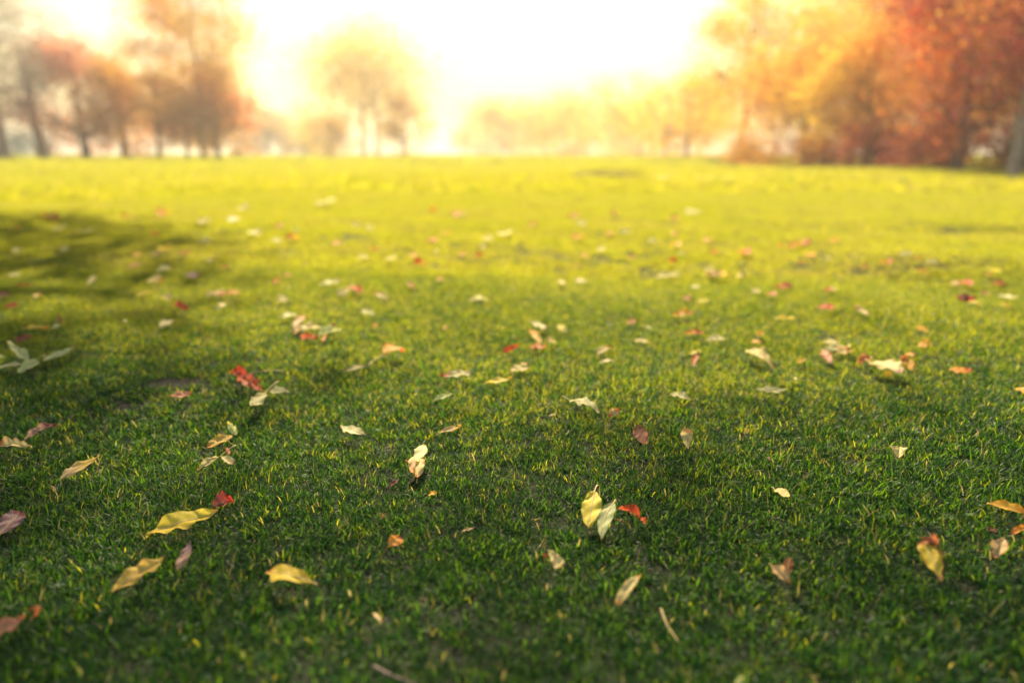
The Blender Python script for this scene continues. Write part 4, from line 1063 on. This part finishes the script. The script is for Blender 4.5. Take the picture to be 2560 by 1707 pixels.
# ---- far out: blurred leaves that can still be told apart only by colour share a label within their group
FAR = [  # region, x, y, length, width, colour
 (4, 232, 70, 46, 38, 'orange'), (4, 830, 98, 44, 34, 'orange'), (4, 940, 112, 50, 26, 'scarlet'), (4, 495, 110, 52, 22, 'orange'), (4, 652, 82, 36, 26, 'pale'),
 (4, 348, 132, 38, 28, 'pale'), (4, 155, 125, 50, 18, 'pale'), (4, 1765, 68, 52, 34, 'pale'), (4, 1598, 176, 56, 18, 'orange'), (4, 1655, 110, 50, 28, 'orange'),
 (4, 1975, 116, 60, 24, 'orange'), (4, 2246, 150, 60, 38, 'scarlet'), (4, 970, 45, 36, 26, 'pale'),
 (5, 445, 90, 62, 38, 'scarlet'), (5, 765, 46, 70, 26, 'orange'), (5, 830, 30, 62, 34, 'scarlet'), (5, 225, 90, 44, 22, 'orange'), (5, 820, 158, 44, 24, 'orange'),
 (5, 885, 106, 70, 22, 'orange'), (5, 1400, 158, 54, 36, 'scarlet'), (5, 1248, 180, 50, 20, 'scarlet'), (5, 1530, 92, 112, 28, 'pale'), (5, 1606, 122, 42, 28, 'scarlet'),
 (5, 1710, 148, 92, 26, 'pale'), (5, 1630, 212, 42, 22, 'orange'), (5, 680, 42, 40, 30, 'orange'), (5, 1000, 128, 60, 16, 'pale'), (5, 10, 90, 40, 30, 'pale'),
 (1, 1075, 1015, 40, 24, 'pale'), (1, 938, 1028, 36, 28, 'pale'), (1, 1170, 1076, 34, 22, 'pale'), (1, 1340, 1101, 52, 26, 'orange'), (1, 945, 1105, 56, 22, 'pale'),
 (1, 715, 1080, 40, 22, 'orange'), (1, 400, 1066, 36, 26, 'pale'), (1, 340, 1070, 30, 20, 'orange'), (1, 274, 1056, 32, 26, 'pale'), (1, 80, 1156, 42, 26, 'pale'),
 (1, 300, 1145, 36, 24, 'pale'), (1, 240, 1004, 34, 22, 'orange'), (1, 750, 990, 40, 24, 'orange'), (1, 580, 995, 34, 22, 'orange'), (1, 1285, 1040, 40, 26, 'scarlet'),
 (1, 1360, 1056, 30, 18, 'pale'), (1, 1700, 1052, 44, 24, 'pale'), (1, 1986, 1106, 32, 26, 'scarlet'), (1, 1550, 1120, 44, 18, 'orange'), (1, 2105, 992, 36, 24, 'orange'),
 (1, 1640, 1036, 40, 22, 'pale'), (1, 1270, 1105, 44, 16, 'pale'), (1, 2050, 1076, 32, 20, 'orange'), (1, 2330, 1080, 30, 26, 'pale'), (1, 1990, 970, 40, 26, 'orange'),
 (1, 70, 1050, 30, 20, 'orange'), (1, 1120, 955, 44, 24, 'pale'), (1, 1500, 935, 40, 28, 'pale'), (1, 2240, 1105, 34, 16, 'pale'),
 (2, 302, 1096, 38, 24, 'orange'), (2, 522, 1066, 60, 22, 'pale'), (2, 648, 1105, 36, 24, 'pale'), (2, 755, 1006, 44, 26, 'orange'), (2, 825, 976, 50, 26, 'pale'),
 (2, 470, 982, 42, 26, 'orange'), (2, 748, 1076, 36, 20, 'orange'), (2, 895, 1106, 44, 18, 'orange'), (2, 285, 992, 46, 24, 'orange'), (2, 1480, 1110, 36, 18, 'orange'),
 (2, 100, 1035, 46, 22, 'orange'), (2, 930, 1160, 40, 16, 'orange'), (2, 450, 1075, 36, 16, 'orange'), (2, 755, 1132, 40, 16, 'orange'), (2, 320, 1030, 40, 20, 'pale')]
FGRP = dict(pale='blurred pale leaves far out', orange='blurred orange leaves far out', scarlet='blurred red leaves far out')
rf = random.Random(3)
ORD = 'first second third fourth fifth sixth seventh eighth ninth tenth eleventh twelfth thirteenth fourteenth fifteenth sixteenth seventeenth eighteenth nineteenth twentieth'.split()
ORD += ['twenty ' + w for w in ORD[:9]] + ['thirtieth'] + ['thirty ' + w for w in ORD[:9]]
count = {}
FAR.sort(key=lambda f: px(f[0], (f[1], f[2]))[0])
for (r, x, y, ln, w, c) in FAR:
    dy = rf.uniform(-0.12, 0.12) * ln
    k = count[c] = count.get(c, 0) + 1
    hue = 'red' if c == 'scarlet' else c
    fl('blurred %s leaf far out on the bright lawn, %s %s one from the left' % (hue, ORD[k - 1], hue), r, (x - ln / 2, y + dy), (x + ln / 2, y - dy), w, c, {'pale': 'cream', 'orange': 'amber', 'scarlet': 'rust'}[c], rf.choice(('oval', 'ovate', 'lobed')), group=FGRP[c], ht=rf.uniform(0, 8), face=0.6)

# ---- dry stalks
def dry_stalk(label, r, a, b, rad, mat, ha=4, hb=4):
    p, q = place(r, a, ha), place(r, b, hb)
    V, Fc = [], []
    side = (q - p).cross(Vector((0, 0, 1))).normalized() * (q - p).length * 0.05
    tube(V, Fc, [p * (1 - f) + q * f + side * math.sin(f * 3.1) - p for f in np.linspace(0, 1, 8)], [rad * x for x in (1.2, 1, 1, 0.95, 0.9, 0.85, 0.8, 0.6)], 7)
    o = mesh_obj('dry_stalk', V, Fc, mat)
    o.location = p
    tag(o, label, 'stalk')
dry_stalk('blurred straw coloured grass stalk lying on the near grass', 7, (2170, 1065), (2300, 1300), 0.0007, M_STALK, 2, -3)
dry_stalk('blurred brown twig at the bottom edge of the lawn', 7, (225, 1450), (520, 1575), 0.0016, M_BARK, -9, -7)
dry_stalk('thin red brown leaf stalk beside the twisted orange red leaf', 7, (1862, 455), (1968, 494), 0.0007, M_STALK_RED, 2, 0)

build_grass()
